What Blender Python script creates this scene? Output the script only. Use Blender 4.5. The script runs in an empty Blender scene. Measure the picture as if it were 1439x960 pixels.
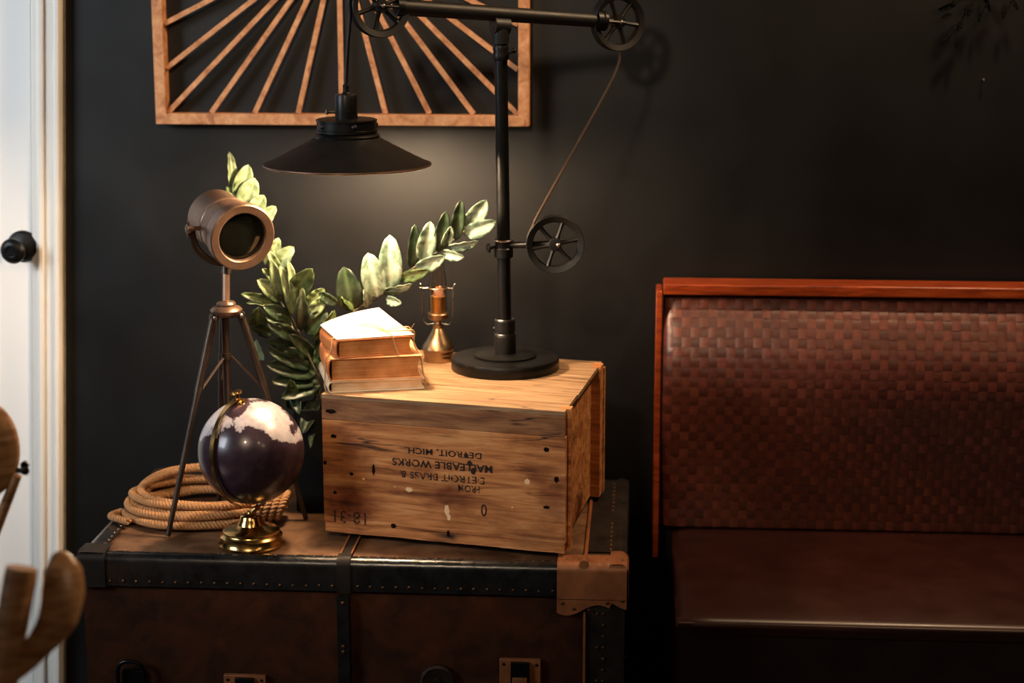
import bpy, bmesh, math, random
from mathutils import Vector, Matrix, Euler
random.seed(7)
PI = math.pi
SC = bpy.context.scene
COL = SC.collection

# ------------------------------------------------------------------ camera
FPX, W, H = 2600.0, 1439.0, 960.0
CAM = Vector((0, -3.75, 1.62)); YAW, PITCH = math.radians(4), math.radians(12)
cam_d = bpy.data.cameras.new('camera'); cam = bpy.data.objects.new('camera', cam_d); COL.objects.link(cam)
cam.location = CAM; cam.rotation_euler = (PI/2 - PITCH, 0, YAW)
cam_d.sensor_width = 36; cam_d.lens = FPX/W*36
cam_d.dof.use_dof = True; cam_d.dof.focus_distance = 3.22; cam_d.dof.aperture_fstop = 3.0
SC.camera = cam
RM = Euler((PI/2 - PITCH, 0, YAW)).to_matrix()
def ray(px, py): return RM @ Vector(((px-719.5)/FPX, -(py-480)/FPX, -1))
def onY(px, py, Y):            # a point of the upright plane at depth Y
    d = ray(px, py); return CAM + d*((Y-CAM.y)/d.y)
def onZ(px, py, Z):            # a point of the level plane at height Z
    d = ray(px, py); return CAM + d*((Z-CAM.z)/d.z)

# ------------------------------------------------------------------ materials
MATS = {}
def nodes(name):
    m = bpy.data.materials.new(name); m.use_nodes = True
    nt = m.node_tree; b = nt.nodes['Principled BSDF']
    MATS[name] = m
    return m, nt, b
def lin(c):
    return tuple(((v/255/12.92) if v/255 <= .04045 else ((v/255+.055)/1.055)**2.4) for v in c) + (1,)
def N(nt, t, **kw):
    n = nt.nodes.new(t)
    for k, v in kw.items():
        if k in n.inputs.keys(): n.inputs[k].default_value = v
        else: setattr(n, k, v)
    return n
def ramp(nt, fac, stops):
    r = nt.nodes.new('ShaderNodeValToRGB'); e = r.color_ramp.elements
    while len(e) < len(stops): e.new(.5)
    for i, (p, c) in enumerate(stops): e[i].position = p; e[i].color = c
    nt.links.new(fac, r.inputs[0]); return r.outputs[0]
def coords(nt, scale=(1,1,1), rot=(0,0,0)):
    tc = nt.nodes.new('ShaderNodeTexCoord'); mp = nt.nodes.new('ShaderNodeMapping')
    mp.inputs['Scale'].default_value = scale; mp.inputs['Rotation'].default_value = rot
    nt.links.new(tc.outputs['Object'], mp.inputs[0]); return mp.outputs[0]
def bump(nt, b, h, strength=.3, dist=.001):
    n = N(nt, 'ShaderNodeBump'); n.inputs['Strength'].default_value = strength; n.inputs['Distance'].default_value = dist
    nt.links.new(h, n.inputs['Height']); nt.links.new(n.outputs[0], b.inputs['Normal'])
def plain(name, c, rough=.5, metal=0, spec=.5, mott=0, scale=60, bmp=0, coat=0):
    m, nt, b = nodes(name); col = lin(c)
    b.inputs['Roughness'].default_value = rough; b.inputs['Metallic'].default_value = metal
    b.inputs['Specular IOR Level'].default_value = spec; b.inputs['Coat Weight'].default_value = coat
    b.inputs['Base Color'].default_value = col
    n = N(nt, 'ShaderNodeTexNoise', Scale=scale, Detail=6.0, Roughness=.6); nt.links.new(coords(nt), n.inputs['Vector'])
    if mott:
        lo = tuple(v*(1-mott) for v in col[:3])+(1,); hi = tuple(min(1, v*(1+mott)) for v in col[:3])+(1,)
        nt.links.new(ramp(nt, n.outputs['Fac'], [(.3, lo), (.7, hi)]), b.inputs['Base Color'])
        mr = N(nt, 'ShaderNodeMapRange'); mr.inputs['To Min'].default_value = max(0, rough-.12); mr.inputs['To Max'].default_value = min(1, rough+.12)
        nt.links.new(n.outputs['Fac'], mr.inputs['Value']); nt.links.new(mr.outputs[0], b.inputs['Roughness'])
    if bmp: bump(nt, b, n.outputs['Fac'], bmp)
    return m
def wood(name, dark, mid, light, grain=(2, 40, 40), rough=.55, crack=0, spec=.4, stain=None, ns=3):
    m, nt, b = nodes(name)
    v = coords(nt, grain)
    n = N(nt, 'ShaderNodeTexNoise', Scale=1.0*ns, Detail=9.0, Roughness=.65, Distortion=.6); nt.links.new(v, n.inputs['Vector'])
    c = ramp(nt, n.outputs['Fac'], [(.3, lin(dark)), (.5, lin(mid)), (.7, lin(light))])
    if stain:
        v2 = coords(nt, (5, 5, 9)); s = N(nt, 'ShaderNodeTexNoise', Scale=1.6, Detail=5.0); nt.links.new(v2, s.inputs['Vector'])
        f = ramp(nt, s.outputs['Fac'], [(.50, (0,0,0,1)), (.72, (1,1,1,1))])
        mx = N(nt, 'ShaderNodeMix', data_type='RGBA', blend_type='MULTIPLY'); nt.links.new(f, mx.inputs[0]); nt.links.new(c, mx.inputs[6]); mx.inputs[7].default_value = lin(stain); c = mx.outputs[2]
    h = n.outputs['Fac']
    if crack:
        v3 = coords(nt, (grain[0]*.5, grain[1]*.5, grain[2]*.5)); k = N(nt, 'ShaderNodeTexNoise', Scale=1.3, Detail=4.0, Distortion=.5); nt.links.new(v3, k.inputs['Vector'])
        # thin dark lines where the stretched noise crosses its middle
        a = N(nt, 'ShaderNodeMath', operation='SUBTRACT'); nt.links.new(k.outputs['Fac'], a.inputs[0]); a.inputs[1].default_value = .5
        ab = N(nt, 'ShaderNodeMath', operation='ABSOLUTE'); nt.links.new(a.outputs[0], ab.inputs[0])
        f = ramp(nt, ab.outputs[0], [(0, (1,1,1,1)), (crack, (0,0,0,1))])
        gate = N(nt, 'ShaderNodeTexNoise', Scale=9.0, Detail=2.0); nt.links.new(coords(nt), gate.inputs['Vector'])
        g = ramp(nt, gate.outputs['Fac'], [(.48, (0,0,0,1)), (.6, (1,1,1,1))])
        mu = N(nt, 'ShaderNodeMath', operation='MULTIPLY'); nt.links.new(f, mu.inputs[0]); nt.links.new(g, mu.inputs[1])
        mx = N(nt, 'ShaderNodeMix', data_type='RGBA'); nt.links.new(mu.outputs[0], mx.inputs[0]); nt.links.new(c, mx.inputs[6]); mx.inputs[7].default_value = lin((24, 11, 5)); c = mx.outputs[2]
    nt.links.new(c, b.inputs['Base Color']); b.inputs['Roughness'].default_value = rough; b.inputs['Specular IOR Level'].default_value = spec
    bump(nt, b, h, .35, .0015)
    return m
M = {}
M['wall'] = plain('wall_paint', (5, 5, 5), .43, spec=.52, mott=.10, scale=4, bmp=.03)
M['door'] = plain('door_paint', (246, 244, 240), .45, mott=.02, scale=3)
M['trimw'] = plain('trim_paint', (236, 231, 222), .45, mott=.03, scale=5)
M['floor'] = wood('floor_boards', (22, 14, 9), (36, 23, 14), (50, 33, 20), (40, 3, 3), .5)
M['black'] = plain('black_iron', (20, 20, 20), .38, .6, mott=.25, scale=50)
M['blackmatte'] = plain('black_enamel', (10, 10, 10), .5, .0, spec=.35, mott=.2, scale=30)
M['shade_in'] = plain('pale_enamel', (215, 205, 185), .5)
M['steel'] = plain('worn_steel', (150, 145, 138), .3, 1, mott=.2)
M['bronze'] = plain('aged_bronze', (118, 92, 76), .36, .75, mott=.22, scale=25)
M['bronze_dark'] = plain('dark_bronze', (70, 58, 50), .4, .8, mott=.25, scale=25)
M['brass'] = plain('polished_brass', (196, 158, 98), .2, 1, mott=.12, scale=30)
M['brass_aged'] = plain('aged_brass', (184, 152, 116), .33, 1, mott=.22, scale=45)
M['frame'] = wood('warm_pine', (160, 100, 62), (208, 146, 98), (232, 178, 130), (14, 14, 14), .5)
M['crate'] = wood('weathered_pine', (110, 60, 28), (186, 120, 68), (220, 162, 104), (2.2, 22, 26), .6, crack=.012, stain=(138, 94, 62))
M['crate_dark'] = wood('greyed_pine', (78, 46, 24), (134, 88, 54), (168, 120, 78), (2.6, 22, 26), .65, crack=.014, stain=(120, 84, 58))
M['crate_top'] = wood('lamplit_pine', (98, 68, 44), (146, 114, 82), (172, 142, 108), (2.2, 22, 26), .6, crack=.008)  # greyer copy for the top boards: washed-out lamp highlight put into the colour
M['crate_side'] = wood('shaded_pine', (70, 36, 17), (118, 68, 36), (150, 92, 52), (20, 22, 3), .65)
M['chip'] = plain('chipped_wood', (236, 196, 150), .7)
M['hole'] = plain('nail_hole', (22, 10, 5), .9, spec=.1)
M['mahogany'] = wood('mahogany', (88, 30, 10), (140, 55, 20), (168, 76, 30), (3, 30, 30), .32, ns=4)
M['rope'] = plain('manila_rope', (168, 122, 78), .85, mott=.28, scale=260, bmp=.5)
M['twine'] = plain('jute_twine', (186, 150, 106), .9, mott=.2, scale=300)
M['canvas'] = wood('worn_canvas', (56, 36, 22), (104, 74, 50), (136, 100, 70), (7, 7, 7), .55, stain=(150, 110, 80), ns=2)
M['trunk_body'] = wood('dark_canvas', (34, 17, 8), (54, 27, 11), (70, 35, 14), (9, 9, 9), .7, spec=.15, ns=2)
M['binding'] = plain('black_leather', (22, 23, 24), .28, spec=.6, mott=.4, scale=35, bmp=.25)
M['binding_worn'] = plain('worn_black_leather', (26, 20, 15), .6, spec=.25, mott=.7, scale=22, bmp=.4)
M['cap'] = plain('tan_leather', (132, 80, 46), .45, mott=.3, scale=25, bmp=.3)
M['stud'] = plain('brass_stud', (120, 92, 66), .4, 1)
M['planter'] = plain('black_ceramic', (6, 6, 6), .75, spec=.2, mott=.1)
M['stem'] = plain('plant_stem', (52, 46, 26), .6, mott=.2)
M['page'] = plain('white_page', (244, 234, 218), .8, mott=.03, scale=20)
M['cover'] = plain('tan_book_cover', (214, 158, 108), .7, mott=.18, scale=30)
M['cover_orange'] = plain('orange_book_spine', (188, 112, 60), .7, mott=.25, scale=30)
M['cover_pale'] = plain('pale_book_cover', (214, 196, 168), .7, mott=.1, scale=30)
def paper_edge(name, dark, light):
    m, nt, b = nodes(name)
    n = N(nt, 'ShaderNodeTexNoise', Scale=1.0, Detail=5.0); nt.links.new(coords(nt, (6, 6, 900)), n.inputs['Vector'])
    n2 = N(nt, 'ShaderNodeTexNoise', Scale=25.0, Detail=5.0); nt.links.new(coords(nt), n2.inputs['Vector'])
    a = N(nt, 'ShaderNodeMath', operation='ADD'); nt.links.new(n.outputs['Fac'], a.inputs[0]); nt.links.new(n2.outputs['Fac'], a.inputs[1])
    h = N(nt, 'ShaderNodeMath', operation='MULTIPLY'); nt.links.new(a.outputs[0], h.inputs[0]); h.inputs[1].default_value = .5
    nt.links.new(ramp(nt, h.outputs[0], [(.36, lin(dark)), (.62, lin(light))]), b.inputs['Base Color']); b.inputs['Roughness'].default_value = .9
    bump(nt, b, n.outputs['Fac'], .4); return m
M['edge_brown'] = paper_edge('browned_page_edges', (148, 90, 42), (216, 152, 92))
M['edge_pale'] = paper_edge('cream_page_edges', (200, 160, 118), (242, 214, 176))
M['leather'] = plain('oxblood_leather', (42, 16, 11), .36, spec=.5, mott=.18, scale=14, bmp=.15)
def weave_mat():
    m, nt, b = nodes('woven_leather')
    at = N(nt, 'ShaderNodeVertexColor', layer_name='tone')
    n = N(nt, 'ShaderNodeTexNoise', Scale=120.0, Detail=4.0); nt.links.new(coords(nt), n.inputs['Vector'])
    mx = N(nt, 'ShaderNodeMix', data_type='RGBA', blend_type='MULTIPLY'); mx.inputs[0].default_value = .5
    nt.links.new(at.outputs['Color'], mx.inputs[6]); nt.links.new(ramp(nt, n.outputs['Fac'], [(.3, (.55,.55,.55,1)), (.7, (1.3,1.3,1.3,1))]), mx.inputs[7])
    nt.links.new(mx.outputs[2], b.inputs['Base Color']); b.inputs['Roughness'].default_value = .42; b.inputs['Specular IOR Level'].default_value = .75
    bump(nt, b, n.outputs['Fac'], .2); return m
M['weave'] = weave_mat()
def leaf_mat(name, c1, c2, vein):
    m, nt, b = nodes(name)
    n = N(nt, 'ShaderNodeTexNoise', Scale=45.0, Detail=6.0, Roughness=.65, Distortion=.8); nt.links.new(coords(nt), n.inputs['Vector'])
    c = ramp(nt, n.outputs['Fac'], [(.36, lin(c1)), (.56, lin(c2)), (.68, lin(vein))])
    at = N(nt, 'ShaderNodeVertexColor', layer_name='tone')
    mx = N(nt, 'ShaderNodeMix', data_type='RGBA'); nt.links.new(at.outputs['Color'], mx.inputs[0]); nt.links.new(c, mx.inputs[6]); mx.inputs[7].default_value = lin(vein)
    nt.links.new(mx.outputs[2], b.inputs['Base Color']); b.inputs['Roughness'].default_value = .42; b.inputs['Specular IOR Level'].default_value = .4
    b.inputs['Subsurface Weight'].default_value = 0
    bump(nt, b, n.outputs['Fac'], .35, .002); return m
M['leaf_pale'] = leaf_mat('pale_leaf', (72, 88, 56), (106, 121, 86), (152, 163, 126))  # paler copy for lit leaves: the light is put into the colour
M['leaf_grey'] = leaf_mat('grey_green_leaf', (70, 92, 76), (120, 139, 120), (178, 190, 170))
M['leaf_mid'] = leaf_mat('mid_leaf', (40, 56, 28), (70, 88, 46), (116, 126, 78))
M['leaf_dark'] = leaf_mat('dark_leaf', (14, 26, 15), (28, 44, 25), (56, 74, 46))  # darker copy: shade on low leaves and undersides put into the colour
M['twig'] = plain('dark_twig', (7, 8, 5), .95, spec=.1)
def glass_mat():
    m, nt, b = nodes('clear_glass'); b.inputs['Transmission Weight'].default_value = 1; b.inputs['Roughness'].default_value = .03
    b.inputs['Base Color'].default_value = (.95, .9, .84, 1); b.inputs['IOR'].default_value = 1.35; return m
M['glass'] = glass_mat()
M['copper'] = plain('reflection_gold', (244, 196, 116), .35, 1, mott=.1)  # gold reflection in the lantern glass, put into a solid tube's colour
M['cable'] = plain('brown_cable', (62, 44, 30), .7, mott=.2)
M['candle'] = plain('pink_wax', (238, 178, 150), .5)
M['lens'] = plain('dark_lens', (18, 20, 16), .08, spec=.9, mott=.5, scale=18, coat=.6)
M['chairwood'] = wood('oiled_teak', (120, 84, 56), (168, 126, 90), (204, 164, 124), (5, 5, 30), .26, ns=3)
M['plaster'] = plain('bare_plaster', (120, 112, 100), .8, mott=.3, scale=40)
def bulb_mat():
    m, nt, b = nodes('lit_bulb'); b.inputs['Emission Color'].default_value = (1, .71, .45, 1); b.inputs['Emission Strength'].default_value = 980; return m
M['bulb'] = bulb_mat()
def ink_mat(name, amount):
    m, nt, b = nodes(name); b.inputs['Base Color'].default_value = lin((26, 12, 7)); b.inputs['Roughness'].default_value = .8
    n = N(nt, 'ShaderNodeTexNoise', Scale=170.0, Detail=4.0); nt.links.new(coords(nt), n.inputs['Vector'])
    r = ramp(nt, n.outputs['Fac'], [(amount, (1,1,1,1)), (amount+.18, (0,0,0,1))]); nt.links.new(r, b.inputs['Alpha']); return m
M['ink'] = ink_mat('stencil_ink', .57); M['ink_faded'] = ink_mat('faded_stencil_ink', .47)

# ------------------------------------------------------------------ mesh helpers
XF = {}
def bmnew(): return bmesh.new()
def face(bm, vs, mi=0, smooth=True):
    try: f = bm.faces.new(vs)
    except ValueError: return None
    f.material_index = mi; f.smooth = smooth; return f
def box(bm, c, s, rot=None, mi=0):
    c = Vector(c); v = []
    for x in (-1, 1):
        for y in (-1, 1):
            for z in (-1, 1):
                p = Vector((x*s[0]/2, y*s[1]/2, z*s[2]/2))
                v.append(bm.verts.new(c + (rot @ p if rot else p)))
    for q in ((0,1,3,2), (4,6,7,5), (0,4,5,1), (2,3,7,6), (0,2,6,4), (1,5,7,3)): face(bm, [v[i] for i in q], mi)
def basis(d):
    d = d.normalized(); u = Vector((0,0,1)) if abs(d.z) < .95 else Vector((1,0,0))
    a = d.cross(u).normalized(); return a, d.cross(a).normalized()
def frames(pts, closed=False):
    n = len(pts); T = []
    for i in range(n):
        if closed: t = pts[(i+1)%n]-pts[i-1]
        else: t = pts[min(i+1, n-1)]-pts[max(i-1, 0)]
        T.append(t.normalized())
    a, b = basis(T[0]); out = [(a, b)]
    for i in range(1, n):
        a = a - T[i]*a.dot(T[i]); a.normalize(); out.append((a, T[i].cross(a)))
    return T, out
def tube(bm, pts, r, seg=10, closed=False, mi=0, flat=1.0, caps=True, up=None):
    pts = [Vector(p) for p in pts]; n = len(pts)
    R = r if isinstance(r, (list, tuple)) else [r]*n
    T, fr = frames(pts, closed); rings = []
    for i in range(n):
        a, b = fr[i]
        if up is not None:
            a = up.cross(T[i]).normalized(); b = T[i].cross(a).normalized()
        rings.append([bm.verts.new(pts[i] + a*math.cos(2*PI*k/seg)*R[i] + b*math.sin(2*PI*k/seg)*R[i]*flat) for k in range(seg)])
    for i in range(n if closed else n-1):
        A, B = rings[i], rings[(i+1)%n]
        for k in range(seg): face(bm, [A[k], A[(k+1)%seg], B[(k+1)%seg], B[k]], mi)
    if not closed and caps: face(bm, rings[0][::-1], mi); face(bm, rings[-1], mi)
def lathe(bm, prof, o, d=(0,0,1), seg=40, mi=0, close=True):
    o = Vector(o); d = Vector(d).normalized(); a, b = basis(d); rings = []
    for r, z in prof:
        if r < 1e-6: rings.append([bm.verts.new(o+d*z)])
        else: rings.append([bm.verts.new(o+d*z+(a*math.cos(2*PI*k/seg)+b*math.sin(2*PI*k/seg))*r) for k in range(seg)])
    for A, B in zip(rings, rings[1:]):
        for k in range(seg):
            k2 = (k+1) % seg
            if len(A) == 1 and len(B) == 1: continue
            if len(A) == 1: face(bm, [A[0], B[k], B[k2]], mi)
            elif len(B) == 1: face(bm, [A[k], A[k2], B[0]], mi)
            else: face(bm, [A[k], A[k2], B[k2], B[k]], mi)
    if close:
        if len(rings[0]) > 1: face(bm, rings[0][::-1], mi)
        if len(rings[-1]) > 1: face(bm, rings[-1], mi)
def dome(bm, c, r, d, h=.5, mi=0, seg=8):
    lathe(bm, [(r, 0), (r*.8, r*h*.6), (r*.4, r*h*.92), (0, r*h)], c, d, seg, mi, close=False)
def torus(bm, c, d, R, r, seg=40, s2=10, mi=0, flat=1):
    a, b = basis(Vector(d)); c = Vector(c)
    tube(bm, [c+a*math.cos(2*PI*i/seg)*R+b*math.sin(2*PI*i/seg)*R for i in range(seg)], r, s2, True, mi)
def spline(pts, n=8):
    pts = [Vector(p) for p in pts]; out = []
    for i in range(len(pts)-1):
        p0 = pts[max(i-1,0)]; p1 = pts[i]; p2 = pts[i+1]; p3 = pts[min(i+2, len(pts)-1)]
        for k in range(n):
            t = k/n; out.append(.5*((2*p1)+(p2-p0)*t+(2*p0-5*p1+4*p2-p3)*t*t+(3*p1-p0-3*p2+p3)*t**3))
    out.append(pts[-1]); return out
def rotZ(a): return Matrix.Rotation(a, 3, 'Z')

def thing(name, loc, label, cat, group=None, rz=0, kind=None):
    o = bpy.data.objects.new(name, None); COL.objects.link(o); o.empty_display_size = .05
    o.location = loc; o.rotation_euler = (0, 0, rz); o['label'] = label; o['category'] = cat
    if group: o['group'] = group
    if kind: o['kind'] = kind
    XF[o.name] = (Matrix.Translation(Vector(loc)) @ Matrix.Rotation(rz, 4, 'Z')).inverted()
    return o
def obj(name, bm, mats, parent=None, bevel=0, sharp=35, sub=0, label=None):
    bm.normal_update()
    bmesh.ops.recalc_face_normals(bm, faces=bm.faces[:])
    if parent is not None:
        p = parent
        while p.parent: p = p.parent
        bm.transform(XF[p.name])
    me = bpy.data.meshes.new(name); bm.to_mesh(me); bm.free()
    for m in (mats if isinstance(mats, (list, tuple)) else [mats]): me.materials.append(m)
    me.set_sharp_from_angle(angle=math.radians(sharp))
    o = bpy.data.objects.new(name, me); COL.objects.link(o)
    if parent is not None: o.parent = parent
    if bevel:
        md = o.modifiers.new('bevel', 'BEVEL'); md.width = bevel; md.segments = 2; md.limit_method = 'ANGLE'; md.angle_limit = math.radians(40)
    if sub:
        md = o.modifiers.new('subdivision', 'SUBSURF'); md.levels = sub; md.render_levels = sub
    if label: o['label'] = label
    if parent is None: XF[o.name] = Matrix()
    return o
def tag(o, label, cat, group=None):
    o['label'] = label; o['category'] = cat
    if group: o['group'] = group
    return o
def struct(name, bm, mats, parent=None, **k):
    o = obj(name, bm, mats, parent, **k); o['kind'] = 'structure'; return o

# ================================================================== the room
bm = bmnew(); box(bm, (0, -2.2, -.05), (6.4, 4.9, .1)); fl = struct('floor', bm, M['floor']); fl['label'] = 'dark wooden floor'; fl['category'] = 'floor'
bm = bmnew(); box(bm, (0, .06, 1.35), (6.4, .12, 2.7)); wb = struct('wall_back', bm, M['wall']); wb['label'] = 'charcoal black painted back wall'; wb['category'] = 'wall'
bm = bmnew(); box(bm, (.86, -.008, .07), (4.0, .016, .14)); bb = struct('baseboard_back', bm, M['blackmatte'], bevel=.003); bb['label'] = 'black baseboard along the dark wall'; bb['category'] = 'baseboard'
# door and casing, a little out of plumb
SH = -.0505
def lean(x, z): return x + (1.517-z)*SH
def slab(bm, x0, x1, y0, y1, z0=0.0, z1=2.05, mi=0):
    v = [bm.verts.new((lean(x, z), y, z)) for z in (z0, z1) for (x, y) in ((x0, y0), (x1, y0), (x1, y1), (x0, y1))]
    for q in ((3,2,1,0), (4,5,6,7), (0,1,5,4), (1,2,6,5), (2,3,7,6), (3,0,4,7)): face(bm, [v[i] for i in q], mi)
tx = -1.176
bm = bmnew()
slab(bm, tx-.052, tx, -.022, 0); slab(bm, tx-.046, tx-.034, -.028, -.022); slab(bm, tx-.012, tx, -.030, -.022); slab(bm, tx-.064, tx-.052, -.014, 0)
t1 = struct('trim_1', bm, M['trimw'], bevel=.003); t1['label'] = 'white moulded door casing beside the dark wall'; t1['category'] = 'trim'
bm = bmnew(); slab(bm, tx+.0005, tx+.004, -.006, 0, 0, 2.05); t2 = struct('trim_2', bm, M['plaster']); t2['label'] = 'thin bare plaster edge along the door casing'; t2['category'] = 'trim'
dr = thing('door_1', (lean(tx-.45, 0), -.006, 0.0), 'white painted door with round black knob', 'door', kind='structure')
bm = bmnew(); slab(bm, tx-.84, tx-.066, -.008, 0, .012); obj('door_panel', bm, M['door'], dr, bevel=.002)
kc = onY(33, 346, -.008)
bm = bmnew(); lathe(bm, [(.0335, 0), (.0335, .003), (.028, .009), (.014, .011), (.010, .013)], kc, (0,-1,0)); rs = obj('rosette', bm, M['blackmatte'], dr)
bm = bmnew(); lathe(bm, [(.0105, .008), (.0105, .03), (.020, .036), (.0262, .046), (.0262, .053), (.020, .060), (.012, .062), (.0105, .0615), (.0095, .0595), (.0, .0595)], kc, (-.12,-1,-.05)); obj('door_knob', bm, M['black'], dr)

# ================================================================== sunburst wall art
C0 = Vector((-.606, 0, 1.650)); HO, HI = .380, .3585
art = thing('wall_art', (C0.x, 0, C0.z-HO), 'square wooden sunburst wall art with thin rays hung on dark wall', 'wall art')
def bar(bm, a, b, w, t, y, mi=0, miter=0):
    a = Vector(a); b = Vector(b); d = (b-a).normalized(); n = Vector((-d.z, 0, d.x))
    pts = []
    for yy in (y, y-t):
        pts += [bm.verts.new(Vector((p.x, yy, p.z))+n*s*w/2 + d*(m*s*w/2)) for p, s, m in ((a, -1, miter), (a, 1, miter), (b, 1, -miter), (b, -1, -miter))]
    for q in ((0,1,2,3), (7,6,5,4), (0,4,5,1), (1,5,6,2), (2,6,7,3), (3,7,4,0)): face(bm, [pts[i] for i in q], mi)
hm = (HO+HI)/2; fw = HO-HI
cs = [(-hm,-hm), (hm,-hm), (hm,hm), (-hm,hm)]
for i in range(4):
    a, b = cs[i], cs[(i+1)%4]
    bm = bmnew(); bar(bm, (C0.x+a[0], 0, C0.z+a[1]), (C0.x+b[0], 0, C0.z+b[1]), fw, .034, -.001, miter=1)
    obj('frame_side', bm, M['frame'], art, bevel=.0008)
ends = []
for i in range(-4, 4):
    t = i/4*HI
    ends += [(t, -HI), (HI, t), (-t, HI), (-HI, -t)]
for (ex, ez) in ends:
    bm = bmnew(); l = math.hypot(ex, ez); k = .05/l
    y = -.016 - random.uniform(0, .001)
    bar(bm, (C0.x+ex*k, 0, C0.z+ez*k), (C0.x+ex*.995, 0, C0.z+ez*.995), .0098, .010, y)
    obj('ray_slat', bm, M['frame'], art)
bm = bmnew(); lathe(bm, [(.055, 0), (.055, .014), (.05, .016)], (C0.x, -.014, C0.z), (0,-1,0)); obj('hub', bm, M['frame'], art)

# ================================================================== trunk
TX0, TX1, TY0, TY1, TZ = -.976, -.016, -.717, -.180, .58
trunk = thing('steamer_trunk', ((TX0+TX1)/2, (TY0+TY1)/2, 0), 'large old steamer trunk with brown canvas top and studded black edges', 'trunk')
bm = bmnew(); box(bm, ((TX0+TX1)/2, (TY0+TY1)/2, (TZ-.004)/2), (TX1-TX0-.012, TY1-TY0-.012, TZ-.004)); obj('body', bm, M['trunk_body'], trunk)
bm = bmnew()
nx, ny = 60, 34
g = [[bm.verts.new((TX0+.006+(TX1-TX0-.012)*i/nx, TY0+.008+(TY1-TY0-.016)*j/ny, TZ-.0015+.0015*math.sin(i*.31+j*.2)*math.sin(j*.41)*.5)) for j in range(ny+1)] for i in range(nx+1)]
for i in range(nx):
    for j in range(ny): face(bm, [g[i][j], g[i+1][j], g[i+1][j+1], g[i][j+1]])
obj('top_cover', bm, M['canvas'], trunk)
STX = onZ(822, 795, TZ).x            # where the right-hand strip begins
def rprofile(r=.016, top=.03, drop=.052):      # rounded edge section: (inward, height)
    pts = [(top, .002)]
    for k in range(7):
        a = PI/2*k/6; pts.append((r-r*math.sin(a)-.002, -r+r*math.cos(a)+.003))
    pts.append((-.002, -drop)); return pts
def edge_band(bm, a, b, inward, mi=0, top=.03, drop=.052, lift=0, wob=0):
    a = Vector(a); b = Vector(b); inward = Vector(inward); n = 40; rows = []
    for i in range(n+1):
        p = a.lerp(b, i/n); w = wob*math.sin(i*1.7)*math.sin(i*.6)
        rows.append([bm.verts.new(p+inward*(u-lift)+Vector((0,0,z+lift+w))) for u, z in rprofile(.016, top, drop)])
    for A, B in zip(rows, rows[1:]):
        for k in range(len(A)-1): face(bm, [A[k], B[k], B[k+1], A[k+1]], mi)
def studs(bm, a, b, step, d, r=.0032, mi=1, jit=.0006):
    a = Vector(a); b = Vector(b); n = max(1, int((b-a).length/step))
    for i in range(n+1):
        dome(bm, a.lerp(b, i/n)+Vector((random.uniform(-jit, jit), 0, random.uniform(-jit, jit)))*(1 if abs(Vector(d).y) > .5 else .5), r*random.uniform(.85, 1.1), d, .6, mi)
SM = onZ(482, 790, TZ).x
CAPX = onZ(783, 795, TZ).x
for (xa, xb) in ((TX0, SM-.012), (SM+.012, CAPX)):
    bm = bmnew(); edge_band(bm, (xa, TY0, TZ), (xb, TY0, TZ), (0,1,0), top=.022, drop=.055, wob=.0004)
    studs(bm, (xa+.012, TY0-.002, TZ-.046), (xb-.008, TY0-.002, TZ-.046), .0225, (0,-1,0))
    studs(bm, (xa+.012, TY0+.017, TZ+.002), (xb-.008, TY0+.017, TZ+.002), .0165, (0,0,1), .0026)
    obj('edge_binding', bm, [M['binding'], M['stud']], trunk)
bm = bmnew(); edge_band(bm, (TX0, TY0, TZ), (TX0, TY1, TZ), (1,0,0), top=.040, drop=.055)
studs(bm, (TX0+.034, TY0+.04, TZ+.002), (TX0+.034, TY1-.02, TZ+.002), .020, (0,0,1), .0038)
studs(bm, (TX0-.002, TY0+.04, TZ-.046), (TX0-.002, TY1-.02, TZ-.046), .0225, (-1,0,0))
obj('edge_binding', bm, [M['binding'], M['stud']], trunk)
bm = bmnew(); edge_band(bm, (TX0, TY1, TZ), (TX1, TY1, TZ), (0,-1,0), top=.022, drop=.055)
obj('edge_binding', bm, [M['binding'], M['stud']], trunk)
# right-hand strip: worn black leather on top and down the front, rivets, raised seam bead
bm = bmnew(); box(bm, ((STX+TX1)/2, (TY0+TY1)/2+.03, TZ-.001), (TX1-STX, TY1-TY0-.09, .006)); 
studs(bm, (TX1-.028, TY0+.09, TZ+.002), (TX1-.028, TY0+.24, TZ+.002), .0225, (0,0,1), .0042)
studs(bm, (TX1-.028, TY0+.32, TZ+.002), (TX1-.028, TY1-.04, TZ+.002), .0225, (0,0,1), .0042)
edge_band(bm, (TX1, TY0+.05, TZ), (TX1, TY1, TZ), (-1,0,0), top=.02, drop=.055)
obj('side_strip', bm, [M['binding_worn'], M['stud']], trunk)
bm = bmnew(); box(bm, ((STX+TX1)/2+.001, TY0+.003, (TZ-.06)/2), (TX1-STX-.004, .010, TZ-.07))
for k in range(22):
    z = TZ-.085-k*.0205
    dome(bm, (STX+.033, TY0-.002, z), .0034, (0,-1,0), .6, 1)
    if k in (0, 3, 6, 7): dome(bm, (STX+.022, TY0-.002, z), .0034, (0,-1,0), .6, 1)
obj('front_strip', bm, [M['binding_worn'], M['stud']], trunk)
bm = bmnew(); tube(bm, [(STX, TY1-.02, TZ+.002), (STX, TY0+.05, TZ+.003), (STX-.002, TY0+.012, TZ+.006)], .0035, 8)
tube(bm, [(STX-.001, TY0+.02, TZ+.006), (STX-.001, TY0-.004, TZ+.004)], [.007, .0085], 10)
obj('seam_bead', bm, M['cap'], trunk)
bm = bmnew(); box(bm, (STX, TY0-.0025, (TZ-.08)/2), (.004, .008, TZ-.085)); obj('seam_bead', bm, M['cap'], trunk)
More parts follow.
